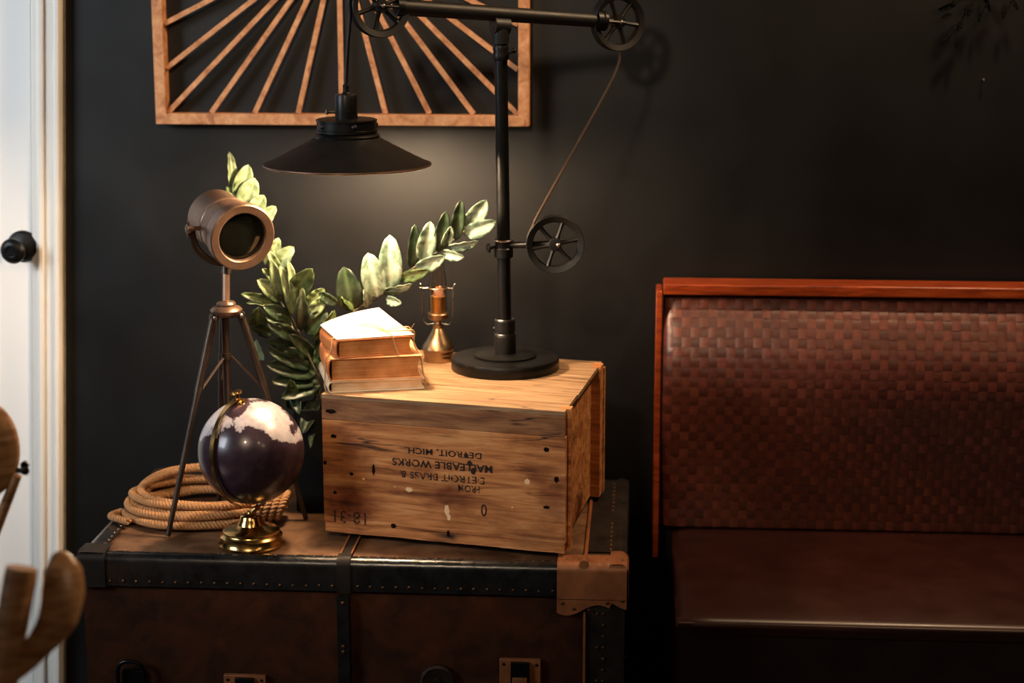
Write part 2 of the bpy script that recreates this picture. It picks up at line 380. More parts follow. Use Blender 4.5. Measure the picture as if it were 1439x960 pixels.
# tan leather corner cap
bm = bmnew(); edge_band(bm, (CAPX, TY0, TZ), (TX1+.002, TY0, TZ), (0,1,0), top=.050, drop=.062, lift=.003, wob=.0006)
xc = CAPX; n = 24; row0 = [];row1 = []
for i in range(n+1):
    t = i/n; x = xc+(TX1+.002-xc)*t; dip = .078 + .010*math.sin(t*PI*2.2+.6) - (.012 if t > .75 else 0)
    row0.append(bm.verts.new((x, TY0-.005, TZ-.058))); row1.append(bm.verts.new((x, TY0-.005, TZ-dip)))
for i in range(n): face(bm, [row0[i], row0[i+1], row1[i+1], row1[i]])
edge_band(bm, (TX1, TY0-.002, TZ), (TX1, TY0+.07, TZ), (-1,0,0), top=.03, drop=.07, lift=.003)
for (px, py) in ((795, 799), (812, 801), (853, 803), (875, 800)):
    p = onZ(px, py, TZ+.006); dome(bm, (p.x, max(p.y, TY0+.02), TZ+.005), .003, (0,0,1), .6, 1)
for (px, py) in ((790, 848), (806, 856), (828, 858), (853, 848), (874, 845)):
    p = onY(px, py, TY0-.006); dome(bm, p, .003, (0,-1,0), .6, 1)
obj('corner_cap', bm, [M['cap'], M['stud']], trunk)
for cx, cy in ((TX0, TY0), (TX0, TY1)):
    s = 1 if cy == TY0 else -1
    bm = bmnew(); edge_band(bm, (cx, cy, TZ), (cx+.05, cy, TZ), (0,s,0), top=.055, drop=.06, lift=.003)
    edge_band(bm, (cx, cy, TZ), (cx, cy+s*.05, TZ), (1,0,0), top=.05, drop=.06, lift=.003)
    studs(bm, (cx+.01, cy+s*.048, TZ+.004), (cx+.045, cy+s*.048, TZ+.004), .016, (0,0,1), .003)
    obj('corner_cap', bm, [M['binding_worn'], M['stud']], trunk)
# the strap over the middle: on the lid and down the front
bm = bmnew(); box(bm, (SM, (TY0+TY1)/2, TZ+.001), (.022, TY1-TY0-.01, .005))
box(bm, (SM-.0095, (TY0+TY1)/2, TZ+.003), (.003, TY1-TY0-.01, .004), mi=1); box(bm, (SM+.0095, (TY0+TY1)/2, TZ+.003), (.003, TY1-TY0-.01, .004), mi=1)
edge_band(bm, (SM-.012, TY0, TZ), (SM+.012, TY0, TZ), (0,1,0), top=.03, drop=.06, lift=.003)
obj('lid_strap', bm, [M['binding_worn'], M['cap']], trunk)
SMF = onY(462, 880, TY0).x
bm = bmnew(); box(bm, (SM-.002, TY0-.001, TZ/2-.03), (.021, .012, TZ-.07))
for z in (TZ-.075, TZ-.155, TZ-.165): dome(bm, (SM-.002, TY0-.007, z), .004, (0,-1,0), .6, 1)
obj('front_strap', bm, [M['binding'], M['stud']], trunk)
# locks and catches on the front
def plate_latch(px, py, w, h, nm):
    p = onY(px, py, TY0); bm = bmnew()
    box(bm, (p.x, TY0+.003, p.z), (w, .012, h)); box(bm, (p.x, TY0-.004, p.z+.004), (w*.45, .010, h*.8), mi=1)
    box(bm, (p.x, TY0-.010, p.z-.006), (w*.36, .008, h*.35), mi=0)
    for sx in (-1, 1):
        for sz in (-1, 1): dome(bm, (p.x+sx*w*.4, TY0-.003, p.z+sz*h*.38), .003, (0,-1,0), .6, 1)
    obj(nm, bm, [M['cap'], M['black']], trunk, bevel=.001)
plate_latch(731, 955, .072, .075, 'latch'); plate_latch(345, 975, .075, .07, 'latch')
p = onY(615, 958, TY0); bm = bmnew(); lathe(bm, [(.031, 0), (.031, .006), (.026, .008), (.024, .006), (.008, .006), (.007, .010), (0, .011)], (p.x, TY0+.003, p.z), (0,-1,0)); obj('lock_plate', bm, M['bronze_dark'], trunk)
p = onY(186, 945, TY0); bm = bmnew()
tube(bm, spline([(p.x-.022, TY0-.008, p.z-.05), (p.x-.022, TY0-.012, p.z+.012), (p.x, TY0-.014, p.z+.026), (p.x+.022, TY0-.012, p.z+.012), (p.x+.022, TY0-.008, p.z-.05)]), .004, 8)
box(bm, (p.x, TY0+.001, p.z-.02), (.036, .010, .05)); obj('hasp', bm, M['black'], trunk, bevel=.001)

# ================================================================== crate
CZ0, CZ1 = .592, .846
FL, FR, BR = Vector((-.560, -.588, 0)), Vector((-.118, -.688, 0)), Vector((-.066, -.292, 0)); BL = FL+(BR-FR)
LU, LV = (FR-FL).length, (BR-FR).length
def cp(u, v, z):      # crate coordinates: u along the front, v towards the wall, z up (metres)
    return FL + (FR-FL)*(u/LU) + (BR-FR)*(v/LV) + Vector((0,0,z))
NF = (FR-FL).cross(Vector((0,0,1))).normalized()   # outward normal of the front
ang = math.atan2((FR-FL).y, (FR-FL).x)
ctr = (FL+BR)/2
crate = thing('wooden_crate', (ctr.x, ctr.y, TZ), 'weathered pine crate stencilled upside down, standing on the trunk', 'crate', rz=ang)
def slabc(bm, u0, u1, v0, v1, z0, z1, nu=1, nz=1, rag_top=0, rag_bot=0, mi=0):
    rows = []
    for v in (v0, v1):
        g = []
        for i in range(nu+1):
            col = []
            u = u0+(u1-u0)*i/nu
            rt = rag_top*(math.sin(u*53)*.5+math.sin(u*131+1)*.35+random.uniform(-.3,.3)) if rag_top else 0
            rb = rag_bot*(math.sin(u*41+2)*.5+random.uniform(-.4,.4)) if rag_bot else 0
            for k in range(nz+1):
                t = k/nz; col.append((u, z0+rb+(z1+rt-z0-rb)*t))
            g.append(col)
        rows.append(g)
    rows[1] = rows[0]
    V = [[[bm.verts.new(cp(c[0], v, c[1])) for c in col] for col in rows[0]] for v in (v0, v1)]
    for s in (0, 1):
        for i in range(nu):
            for k in range(nz):
                q = [V[s][i][k], V[s][i+1][k], V[s][i+1][k+1], V[s][i][k+1]]
                face(bm, q if s == 0 else q[::-1], mi)
    for i in range(nu):
        face(bm, [V[0][i][nz], V[0][i+1][nz], V[1][i+1][nz], V[1][i][nz]], mi); face(bm, [V[0][i][0], V[1][i][0], V[1][i+1][0], V[0][i+1][0]], mi)
    for k in range(nz):
        face(bm, [V[0][0][k], V[0][0][k+1], V[1][0][k+1], V[1][0][k]], mi); face(bm, [V[0][nu][k], V[1][nu][k], V[1][nu][k+1], V[0][nu][k+1]], mi)
def blob(bm, px, py, rx, rz, mi, lift=.0006, n=16, j=.16):     # an irregular flat mark on the crate front
    d = ray(px, py); t = (FL-NF*0-CAM).dot(NF)/d.dot(NF); c = CAM+d*t+NF*lift
    uu = (FR-FL).normalized(); ph = random.random()*6
    vs = [bm.verts.new(c+uu*math.cos(2*PI*i/n)*rx*(1+j*math.sin(3*i+ph))+Vector((0,0,1))*math.sin(2*PI*i/n)*rz*(1+j*math.cos(2*i+ph))) for i in range(n)]
    face(bm, vs, mi)
def onF(px, py, lift=0):
    d = ray(px, py); t = (FL-CAM).dot(NF)/d.dot(NF); return CAM+d*t+NF*lift
TH = .016
bm = bmnew()
slabc(bm, 0, LU-.004, 0, TH, CZ0+.018, CZ1-.046, 30, 1)
for px, py, rx, rz, mi in ((575, 688, .0065, .0045, 1), (741, 677, .0052, .0050, 1), (628, 717, .0045, .010, 1), (631, 727, .0035, .006, 1), (511, 673, .0026, .0018, 1), (720, 713, .0018, .0015, 1), (555, 684, .0016, .0012, 1),
                      (768, 632, .0050, .0042, 2), (469, 613, .0060, .0035, 2), (768, 713, .0060, .0028, 2), (457, 650, .0036, .0036, 2), (471, 692, .0036, .0030, 2), (782, 674, .0042, .0055, 2), (525, 660, .0026, .010, 2), (553, 739, .005, .0045, 2), (630, 750, .003, .006, 2), (494, 666, .004, .003, 2)):
    blob(bm, px, py, rx, rz, mi)
fp = obj('front_board', bm, [M['crate'], M['chip'], M['hole']], crate)
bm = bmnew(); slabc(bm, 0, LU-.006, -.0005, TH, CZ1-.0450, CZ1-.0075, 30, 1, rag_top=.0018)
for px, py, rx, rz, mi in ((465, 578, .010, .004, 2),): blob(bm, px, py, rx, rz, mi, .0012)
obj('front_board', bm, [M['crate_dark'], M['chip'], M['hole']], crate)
bm = bmnew(); slabc(bm, .002, LU-.006, .0, TH, CZ0, CZ0+.0172, 40, 1, rag_bot=.0008); obj('front_board', bm, M['crate'], crate)
bm = bmnew()
nb = [(.0, .125), (.1265, .262), (.2635, LV+.0)]
for i, (a, b) in enumerate(nb):
    bm = bmnew(); slabc(bm, .0, LU-.004-(0 if i else .002), a-(.001 if i == 0 else 0), b, CZ1-.0075, CZ1, 40, 1, rag_bot=(.0009 if i == 0 else 0)); obj('top_board', bm, M['crate_top'], crate)
bm = bmnew(); slabc(bm, .002, LU+.004, LV-TH, LV, CZ0, CZ1-.009); obj('back_board', bm, M['crate'], crate)
for (u0, u1, s) in ((.014, .026, -1), (LU-.028, LU-.016, 1)):
    bm = bmnew(); slabc(bm, u0, u1, TH+.0005, LV-TH-.0005, CZ0+.002, CZ1-.009); obj('side_board', bm, M['crate'], crate)
    for (v0, v1) in ((TH+.001, TH+.022), (LV-.052, LV-.017)):
        bm = bmnew()
        a, b = (u1+.0002, u1+.018) if s == 1 else (u0-.0135, u0-.0002)
        slabc(bm, a, b, v0, v1, CZ0, CZ1+(.001 if s == 1 else -.008)); obj('cleat', bm, M['crate'], crate)
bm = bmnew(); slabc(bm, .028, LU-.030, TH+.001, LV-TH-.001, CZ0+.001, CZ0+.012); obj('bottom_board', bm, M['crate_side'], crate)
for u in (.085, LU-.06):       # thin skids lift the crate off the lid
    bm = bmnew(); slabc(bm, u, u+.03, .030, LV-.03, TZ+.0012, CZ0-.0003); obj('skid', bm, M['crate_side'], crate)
# stencilled words, upside down
def words(txt, pxc, pyc, wpx, hpx, mat, bold=0.0, slant=0):
    cu = bpy.data.curves.new('t', 'FONT'); cu.body = txt; cu.align_x = 'CENTER'; cu.align_y = 'CENTER'; cu.offset = bold; cu.size = 1; cu.space_character = 1.05; cu.resolution_u = 3
    to = bpy.data.objects.new('t', cu); COL.objects.link(to); bpy.context.view_layer.update()
    dg = bpy.context.evaluated_depsgraph_get(); me = bpy.data.meshes.new_from_object(to.evaluated_get(dg)); bpy.data.objects.remove(to)
    xs = [v.co.x for v in me.vertices]; ys = [v.co.y for v in me.vertices]
    x0, x1, y0, y1 = min(xs), max(xs), min(ys), max(ys)
    c = onF(pxc, pyc, .0009); uu = (FR-FL).normalized()
    wm = (onF(pxc+wpx/2, pyc)-onF(pxc-wpx/2, pyc)).length; hmm = (onF(pxc, pyc+hpx/2)-onF(pxc, pyc-hpx/2)).length
    bm = bmnew(); bm.from_mesh(me)
    for v in bm.verts:
        a = (v.co.x-(x0+x1)/2)/(x1-x0)*wm; b = (v.co.y-(y0+y1)/2)/(y1-y0)*hmm
        v.co = c - uu*a - Vector((0,0,1))*b
    inv = XF[crate.name]; bm.transform(inv); m2 = bpy.data.meshes.new('stencil_lettering'); bm.to_mesh(m2); bm.free(); m2.materials.append(mat)
    o = bpy.data.objects.new('stencil_lettering', m2); COL.objects.link(o); o.parent = crate; return o
words('DETROIT, MICH.', 623, 636, 106, 10, M['ink'], .012)
words('MALLEABLE WORKS', 621, 654, 140, 10.5, M['ink'], .018)
words('DETROIT BRASS &', 621, 671, 118, 10, M['ink_faded'], .012)
words('FROM', 659, 687, 30, 10, M['ink_faded'], .01)
words('18-31', 492, 727, 44, 17, M['ink_faded'])
words('0', 680, 717, 8, 17, M['ink'])
bm = bmnew()
for px, py, rx, rz in ((655, 640, .004, .004), (660, 651, .0045, .005), (665, 662, .004, .006)): blob(bm, px, py, rx, rz, 0, .0013)
obj('ink_smear', bm, M['ink'], crate)

# ================================================================== pulley desk lamp
BZ = CZ1
bc = onZ(710, 501, BZ+.023); bc.z = BZ
lamp = thing('pulley_lamp', bc, 'black iron pulley desk lamp standing on the wooden crate, lit', 'lamp')
bm = bmnew(); lathe(bm, [(.100, 0), (.1015, .002), (.1015, .019), (.0995, .0225), (.093, .0235), (.055, .0240), (.052, .0240)], bc, seg=72); obj('base', bm, M['black'], lamp, sharp=50)
bm = bmnew(); lathe(bm, [(.058, .0235), (.058, .0275), (.054, .030), (.015, .031)], bc, seg=56); obj('base_disc', bm, M['black'], lamp, sharp=50)
ptop = onY(703, 34, bc.y); pbot = Vector((bc.x, bc.y, BZ+.03)); pd = (ptop-pbot)
def onpole(py):        # the point of the pole at picture height py
    lo, hi = 0., 1.
    for _ in range(30):
        m = (lo+hi)/2; q = pbot+pd*m; d = RM.transposed() @ (q-CAM); y = 480-FPX*d.y/(-d.z)
        if y > py: lo = m
        else: hi = m
    return pbot+pd*lo
bm = bmnew(); lathe(bm, [(.0205, 0), (.0205, .034), (.0185, .036), (.0185, .040), (.0195, .041), (.0195, .062), (.0175, .064)], pbot, pd); 
dome(bm, pbot+Vector((-.02, 0, .047)), .004, (-1,-.3,0), 1); obj('pole_collar', bm, M['blackmatte'], lamp)
bm = bmnew(); torus(bm, pbot+pd.normalized()*.0645, pd, .0175, .0014, 32, 6); obj('collar_ring', bm, M['steel'], lamp)
bm = bmnew(); torus(bm, pbot+pd.normalized()*.0375, pd, .0190, .0010, 32, 6); obj('collar_ring', bm, M['steel'], lamp)
q = onpole(85)
bm = bmnew(); tube(bm, [pbot, q], .0122, 20); obj('lower_pole', bm, M['black'], lamp)
bm = bmnew(); tube(bm, [q, onpole(50)], .0060, 14); obj('upper_pole', bm, M['black'], lamp)
bm = bmnew(); lathe(bm, [(.012, 0), (.0145, .002), (.0155, .010), (.0135, .016), (.015, .022), (.012, .030), (.008, .036), (.0095, .042), (.0105, .048), (.007, .056), (.009, .060)], q, pd, 24)
tube(bm, [q+Vector((.010, -.004, .010)), q+Vector((.024, -.01, .018))], .0025, 8); dome(bm, q+Vector((.024, -.01, .018)), .0055, (.8,-.4,.3), 1)
obj('pole_finial', bm, M['black'], lamp)
# arm
tl, tr = onY(500, 5, bc.y-.125), onY(846, 31, bc.y+.105)
LW, RW = onY(534, 8, bc.y-.115), onY(868, 31, bc.y+.125)
ad = (RW-LW).normalized(); an = ad.cross(Vector((0,0,1))).normalized()     # an: out of the wheel's plane, towards us
if an.y > 0: an = -an
A0 = LW-ad*.02+an*.0; A1 = RW-ad*.03
tt = onY(828, 30, 0); 
bm = bmnew(); tube(bm, [LW+ad*.03, RW-ad*.048], [.0150, .0128], 18); obj('arm', bm, M['blackmatte'], lamp)
bm = bmnew(); ap = onpole(52); lathe(bm, [(.016, -.0), (.016, .03)], ap+Vector((0,0,-.012)), pd, 20); tube(bm, [ap-ad*.015+Vector((0,0,.02)), ap+ad*.015+Vector((0,0,.02))], .0165, 18); obj('arm_clamp', bm, M['blackmatte'], lamp)
e = RW-ad*.048
bm = bmnew(); lathe(bm, [(.0185, 0), (.0185, .010), (.0165, .012), (.0185, .014), (.0185, .020)], e, ad, 24); torus(bm, e+ad*.0115, ad, .0176, .0012, 28, 6); obj('arm_ferrule', bm, M['black'], lamp)
bm = bmnew(); lathe(bm, [(.017, 0), (.017, .012)], LW+ad*.03, ad, 24)
for s in (-1, 1): tube(bm, [LW+ad*.036+an*.012*s, LW+an*.012*s-ad*.008], .005, 8, flat=.6)
obj('arm_fork', bm, M['black'], lamp)
bm = bmnew()
for s in (-1, 1): tube(bm, [RW-ad*.036+an*.012*s, RW+an*.012*s+ad*.008], .005, 8, flat=.6)
obj('arm_fork', bm, M['black'], lamp)
def wheel(c, R, ax, name='pulley_wheel', ph=0):
    ax = ax.normalized(); bm = bmnew(); w = .0105
    lathe(bm, [(R*.80, -w*.7), (R*.98, -w), (R, -w*.8), (R*.93, 0), (R, w*.8), (R*.98, w), (R*.80, w*.7), (R*.76, w*.3), (R*.76, -w*.3), (R*.80, -w*.7)], c, ax, 56, close=False)
    a, b = basis(ax)
    for k in range(6):
        t = 2*PI*k/6+ph; d = a*math.cos(t)+b*math.sin(t)
        tube(bm, [c+d*R*.15, c+d*R*.45, c+d*R*.80], [.0072, .0050, .0068], 8, flat=.7)
    lathe(bm, [(.0, -.014), (.011, -.013), (.0125, -.008), (.0125, .008), (.011, .013), (0, .014)], c, ax, 20, close=False)
    wl = obj(name, bm, M['blackmatte'], lamp, sharp=40)
    bm = bmnew(); dome(bm, c+an*.014, .0045, an, .9, seg=12); obj('axle_bolt', bm, M['steel'], wl)
    return wl
wheel(LW, .0555, an, ph=.3); wheel(RW, .0535, an, ph=.9)
PW = onY(780, 343, bc.y-.03); wheel(PW, .0535, Vector((-.36, -.93, 0)) if False else an.lerp(Vector((-.35,-.94,0)), .5), ph=.2)
cl = onpole(345)
bm = bmnew(); lathe(bm, [(.0175, -.022), (.0175, -.006), (.0160, -.004), (.0160, .006), (.0180, .008), (.0180, .011)], cl, pd, 28)
tube(bm, [cl, PW-an*.0+Vector((-.01, 0, 0))], .0062, 12); tube(bm, [cl, cl+Vector((-.028, -.012, -.004))], .003, 8)
lathe(bm, [(.004, 0), (.0085, .002), (.0085, .005), (.004, .007)], cl+Vector((-.024, -.010, -.003)), (-1,-.4,-.1), 14)
obj('wheel_bracket', bm, M['black'], lamp)
bm = bmnew(); torus(bm, cl+pd.normalized()*.0100, pd, .0178, .0018, 32, 6); obj('bracket_ring', bm, M['steel'], lamp)
# cord over the wheels
def tang(c, R, ax, deg):
    a = Vector((0,0,1)); b = ax.cross(a).normalized(); t = math.radians(deg); return c + (b*math.cos(t)+a*math.sin(t))*R
# cable from the low wheel up to the high one
pA = onY(752, 300, PW.y); pB = onY(866, 98, RW.y-.01)
bm = bmnew(); pts = [PW+Vector((-.045, .0, -.02)), PW+Vector((-.049, .0, .010)), PW+Vector((-.040, 0, .034)), onY(757, 300, PW.y), onY(800, 222, (PW.y+RW.y)/2), onY(862, 108, RW.y-.01), RW+Vector((.006, -.0, -.05))]
tube(bm, spline(pts, 6), .0026, 8); obj('cable', bm, M['cable'], lamp, label='brown cable between pulleys')
# shade unit
RIMC = onY(488, 231, (LW-ad*.0565).y); r_rim = .1475
sy = RIMC.y
def szh(py): return onY(488, py, sy).z - RIMC.z
SX = RIMC
bm = bmnew()
h1 = .052
prof = [(r_rim+.0012, -.0015), (r_rim+.0012, .0015), (r_rim-.006, .0035), (.100, .025), (.060, .046), (.053, .0505), (.052, .0490), (.058, .0440), (.098, .0225), (r_rim-.007, .0010), (r_rim-.001, -.0025), (r_rim+.0012, -.0015)]
lathe(bm, prof, SX, seg=80, close=False)
for f in bm.faces:
    pass
bm.normal_update()
shade = obj('shade', bm, [M['blackmatte'], M['shade_in']], lamp, sharp=60)
me = shade.data
for f in me.polygons:
    c = f.center; # faces whose normal looks down belong to the pale inside
    if f.normal.z < -.2 and (Vector((c.x, c.y)).length > 0): f.material_index = 1
bm = bmnew(); torus(bm, SX+Vector((0,0,0)), (0,0,1), r_rim, .0019, 80, 8); obj('shade_rim', bm, M['bronze'], shade)  # bronze on a black shade: light from below put into the colour
nz = .0495
bm = bmnew(); lathe(bm, [(.0575, nz-.002), (.0580, nz+.002), (.0555, nz+.005), (.0530, nz+.006), (.0545, nz+.008), (.0545, nz+.012), (.0525, nz+.013), (.0525, nz+.026), (.0540, nz+.027), (.0540, nz+.030), (.050, nz+.0315), (.018, nz+.032)], SX, seg=56); obj('neck', bm, M['black'], lamp)
for a in (-1.15, -2.35, .3): 
    bm = bmnew(); d = Vector((math.cos(a), math.sin(a), 0)); dome(bm, SX+d*.052+Vector((0,0,nz+.020)), .0055, d, .8, seg=14)
    obj('neck_screw', bm, M['blackmatte'], lamp)
bm = bmnew(); lathe(bm, [(.0195, nz+.030), (.0200, nz+.033), (.0200, nz+.070), (.0185, nz+.074), (.008, nz+.075), (.0055, nz+.078), (.0055, nz+.090), (.0035, nz+.092)], SX, seg=32); obj('socket', bm, M['black'], lamp)
bm = bmnew(); k = SX+Vector((-.020, -.002, nz+.043)); tube(bm, [k, k+Vector((-.012, -.003, 0))], .0025, 8); lathe(bm, [(.004, 0), (.0045, .002), (.0045, .0035), (0, .004)], k+Vector((-.012, -.003, 0)), (-1,-.5,0), 12); obj('switch_key', bm, M['steel'], lamp)
bm = bmnew(); c0 = SX+Vector((0,0,nz+.090)); CE = LW-ad*.0565
tube(bm, spline([c0, c0.lerp(CE, .45), CE+Vector((0,0,-.02)), CE+Vector((0,0,.01)), LW-ad*.042+Vector((0,0,.038)), LW-ad*.02+Vector((0,0,.053)), LW+ad*.005+Vector((0,0,.0565)), LW+ad*.10+Vector((0,0,.060))], 8), .0036, 10); obj('hanging_cord', bm, M['black'], lamp)
bm = bmnew(); prof = []
BZC = .012
for i in range(13):
    t = -PI/2+PI*.86*i/12; prof.append((max(0, .026*math.cos(t)) if i else 0, BZC+.026*math.sin(t)))
prof += [(.011, BZC+.034), (.011, .050)]
lathe(bm, prof, SX, seg=32, close=False); bl = obj('bulb', bm, M['bulb'], lamp); bl['label'] = 'glowing warm bulb inside shade'

# ================================================================== brass candle lantern
lc = onZ(616, 507, CZ1); lc.z = CZ1
lan = thing('candle_lantern', lc, 'small brass candle lantern with glass chimney on the crate behind the books', 'lantern')
bm = bmnew(); lathe(bm, [(.0275, 0), (.0285, .002), (.0275, .013), (.0290, .015), (.0285, .021), (.0318, .025), (.0305, .030), (.0240, .039), (.0170, .051), (.0120, .060), (.0095, .064), (.0105, .066), (.0105, .070), (.007, .074), (.006, .078)], lc, seg=40); obj('base', bm, M['brass_aged'], lan)
bm = bmnew(); lathe(bm, [(.006, .076), (.018, .082), (.0205, .084), (.0205, .092), (.0185, .094), (.0185, .0945)], lc, seg=32); obj('cup', bm, M['brass_aged'], lan)
bm = bmnew(); lathe(bm, [(.0170, .0945), (.0170, .140), (.0160, .160), (.0130, .178), (.0120, .196), (.0112, .196), (.0122, .178), (.0152, .160), (.0162, .140), (.0162, .0945)], lc, seg=32, close=False); obj('glass_chimney', bm, M['glass'], lan)
bm = bmnew(); lathe(bm, [(.0145, .0945), (.0145, .126), (.0135, .127)], lc, seg=28, close=True); obj('reflection_tube', bm, M['copper'], lan)  # tube imitates the gold reflection in the lower chimney glass
bm = bmnew(); lathe(bm, [(.0, .145), (.005, .1445), (.0085, .139), (.0105, .131), (.0095, .126), (.006, .123)], lc+Vector((.002,-.002,0)), seg=20, close=False); obj('candle', bm, M['candle'], lan, label='pink wax candle tip')
bm = bmnew(); w = .0285
tube(bm, spline([lc+Vector((-w-.006, 0, .142)), lc+Vector((-w+.002, 0, .141))], 2)+[lc+Vector((-.018, 0, .142))], .0013, 6)
for s in (-1, 1):
    tube(bm, [lc+Vector((s*.006, 0, .073)), lc+Vector((s*w*.72, 0, .071)), lc+Vector((s*w*.96, 0, .078)), lc+Vector((s*w, 0, .100)), lc+Vector((s*(w+.001), 0, .142)), lc+Vector((s*(w+.004), 0, .150))], .0014, 8)
    dome(bm, lc+Vector((s*(w+.004), 0, .149)), .0024, (0,0,1), 1)
tube(bm, [lc+Vector((w+.001, 0, .141)), lc+Vector((.018, 0, .142))], .0013, 6)
obj('wire_bracket', bm, M['steel'], lan)
bm = bmnew(); torus(bm, lc+Vector((0,0,.142)), (0,0,1), .0182, .0012, 28, 6); obj('chimney_ring', bm, M['brass_aged'], lan)

# ================================================================== three books
bA, bB = onZ(466, 553, CZ1), onZ(597, 547, CZ1)
bu = (bB-bA).normalized(); bv = Vector((-bu.y, bu.x, 0)); bW = (bB-bA).length
def book(name, o, u, v, w, depth, th, mats, label, ct=.0022, tilt=0, rise=0, roundsp=True):
    # o: front-left bottom corner; spine on the left; u to the right, v to the back
    root = thing(name, o+u*w/2+v*depth/2, label, 'book', 'old books in the twine-tied stack', rz=math.atan2(u.y, u.x))
    up = Vector((0,0,1)); 
    if tilt: up = (up - v*tilt).normalized(); v = (v + Vector((0,0,1))*tilt).normalized()
    def P(a, b, c): return o+u*a+v*b+up*c
    cv, pg = mats
    bm = bmnew()        # two boards joined by a curved spine
    for c0, c1 in ((0, ct), (th-ct, th)):
        n = 8
        V = [[bm.verts.new(P(a, b+random.uniform(-.0006,.0006), c+(rise*(b/depth)**2 if c0 > 0 else 0))) for c in (c0, c1)] for b in (0, depth) for a in [w*i/n*1.0 for i in range(n+1)]]
        for i in range(n):
            A, B, C, D = V[i], V[i+1], V[n+1+i], V[n+2+i]
            for q in ([A[0], B[0], D[0], C[0]], [A[1], C[1], D[1], B[1]], [A[0], A[1], B[1], B[0]], [C[0], D[0], D[1], C[1]]): face(bm, q)
        face(bm, [V[n][0], V[2*n+1][0], V[2*n+1][1], V[n][1]]); face(bm, [V[0][0], V[0][1], V[n+1][1], V[n+1][0]])
    obj('cover', bm, cv, root, bevel=.0005)
    bm = bmnew(); n = 10; rows = []
    for b in (.0, depth):
        out = []; 
        for i in range(n+1):
            t = -PI/2+PI*i/n; out.append((-.007*math.cos(t), th/2+th/2*math.sin(t)))
        inn = [(x*.72+.0006, th/2+(z-th/2)*.86) for x, z in out]
        rows.append([bm.verts.new(P(x, b, z)) for x, z in out+inn[::-1]])
    m = len(rows[0])
    for i in range(m): face(bm, [rows[0][i], rows[0][(i+1)%m], rows[1][(i+1)%m], rows[1][i]])
    for i in range(n):
        for r in rows: face(bm, [r[i], r[i+1], r[m-2-i], r[m-1-i]])
    obj('spine', bm, M['cover_orange'] if roundsp else cv, root)
    bm = bmnew(); e = .0035
    n = 8; R0, R1 = [], []
    for b, R in ((e, R0), (depth-e, R1)):
        prof = [(.001, ct+.0002), (w-e, ct+.0002)]
        for i in range(1, n): t = i/n; prof.append((w-e-.004*math.sin(PI*t), ct+(th-2*ct)*t))
        prof += [(w-e, th-ct-.0002), (.001, th-ct-.0002)]
        R += [bm.verts.new(P(x, b, z)) for x, z in prof]
    for i in range(len(R0)): face(bm, [R0[i], R0[(i+1)%len(R0)], R1[(i+1)%len(R0)], R1[i]], smooth=False)
    face(bm, R0[::-1], smooth=False); face(bm, R1, smooth=False)
    obj('page_block', bm, pg, root)
    return root, P
o1 = bA + Vector((0,0,.0003))
t1h, t2h, t3h = .0205, .0415, .0330
D1 = .17
bk1, P1 = book('book', o1, bu, bv, bW, D1, t1h, (M['cover_pale'], M['edge_pale']), 'thin cream book at the bottom of the twine-tied stack', roundsp=False)
o2 = o1+bu*.001+Vector((0,0,t1h+.0003)); bk2, P2 = book('book', o2, bu, bv, bW*.97, D1-.01, t2h, (M['cover'], M['edge_brown']), 'thick tan book with browned pages in the middle of the stack')
r3 = rotZ(math.radians(7)); u3 = r3 @ bu; v3 = r3 @ bv
o3 = o2+bu*.014-bv*.002+Vector((0,0,t2h+.0003)); w3 = bW*.82
bk3, P3 = book('book', o3, u3, v3, w3, .13, t3h, (M['cover_orange'], M['edge_brown']), 'top book of the stack with orange spine and loose white page')
# loose white cover page bowing up towards the back
bm = bmnew(); n = 14; G = []
for i in range(n+1):
    r = []
    for j in range(n+1):
        a, b = i/n, j/n
        lf = .026*b**1.4*a**.8 + .003*math.sin(PI*a)*b
        sh = -.030*a*b**1.3
        r.append(bm.verts.new(P3(w3*a+sh-.004*(1-a), .135*b+.001, t3h+.001+lf)))
    G.append(r)
for i in range(n):
    for j in range(n): face(bm, [G[i][j], G[i+1][j], G[i+1][j+1], G[i][j+1]])
pg = obj('loose_page', bm, M['page'], bk3); md = pg.modifiers.new('solid', 'SOLIDIFY'); md.thickness = .0012; md.offset = 1
pg['label'] = 'white loose cover page'
# twine
tw = []
zt = t3h+.004
p_ = [P3(w3*.80, -.003, -.004), P3(w3*.74, -.0035, t3h*.5), P3(w3*.70, -.002, t3h+.004), P3(w3*.66, .02, t3h+.005), P3(w3*.62, .06, t3h+.012)]
bm = bmnew(); tube(bm, spline(p_, 6), .0013, 6)
tube(bm, spline([P3(w3*.66, .02, t3h+.006), P3(w3*.5, .018, t3h+.016), P3(w3*.38, .022, t3h+.019), P3(w3*.36, .04, t3h+.017), P3(w3*.5, .045, t3h+.016), P3(w3*.68, .028, t3h+.007)], 6), .0012, 6)
tube(bm, spline([P3(w3*.66, .02, t3h+.006), P3(w3*.85, .012, t3h+.008), P3(w3*1.02, .014, t3h+.006), P3(w3*1.03, .016, t3h*.4), P2(bW*.975, .02, t2h*.8), P2(bW*.985, .018, t2h*.3), P1(bW*1.01, .015, t1h*.8), P1(bW*1.02, .012, .004)], 6), .0014, 6)
tube(bm, spline([P3(w3*.68, .026, t3h+.007), P3(w3*.9, .024, t3h+.012), P3(w3*1.0, .028, t3h+.008), P3(w3*1.05, .03, t3h*.5), P2(bW*.99, .04, t2h*.6), P1(bW*1.015, .03, t1h*.9), P1(bW*1.04, .025, .006), P1(bW*1.06, .03, .002)], 6), .0012, 6)
tube(bm, spline([P3(-.009, .02, t3h), P3(-.012, .015, t3h*.3), P2(-.009, .02, t2h*.8), P2(-.010, .02, t2h*.2), P1(-.010, .02, t1h*.5), P1(-.008, .02, .001)], 6), .0013, 6)
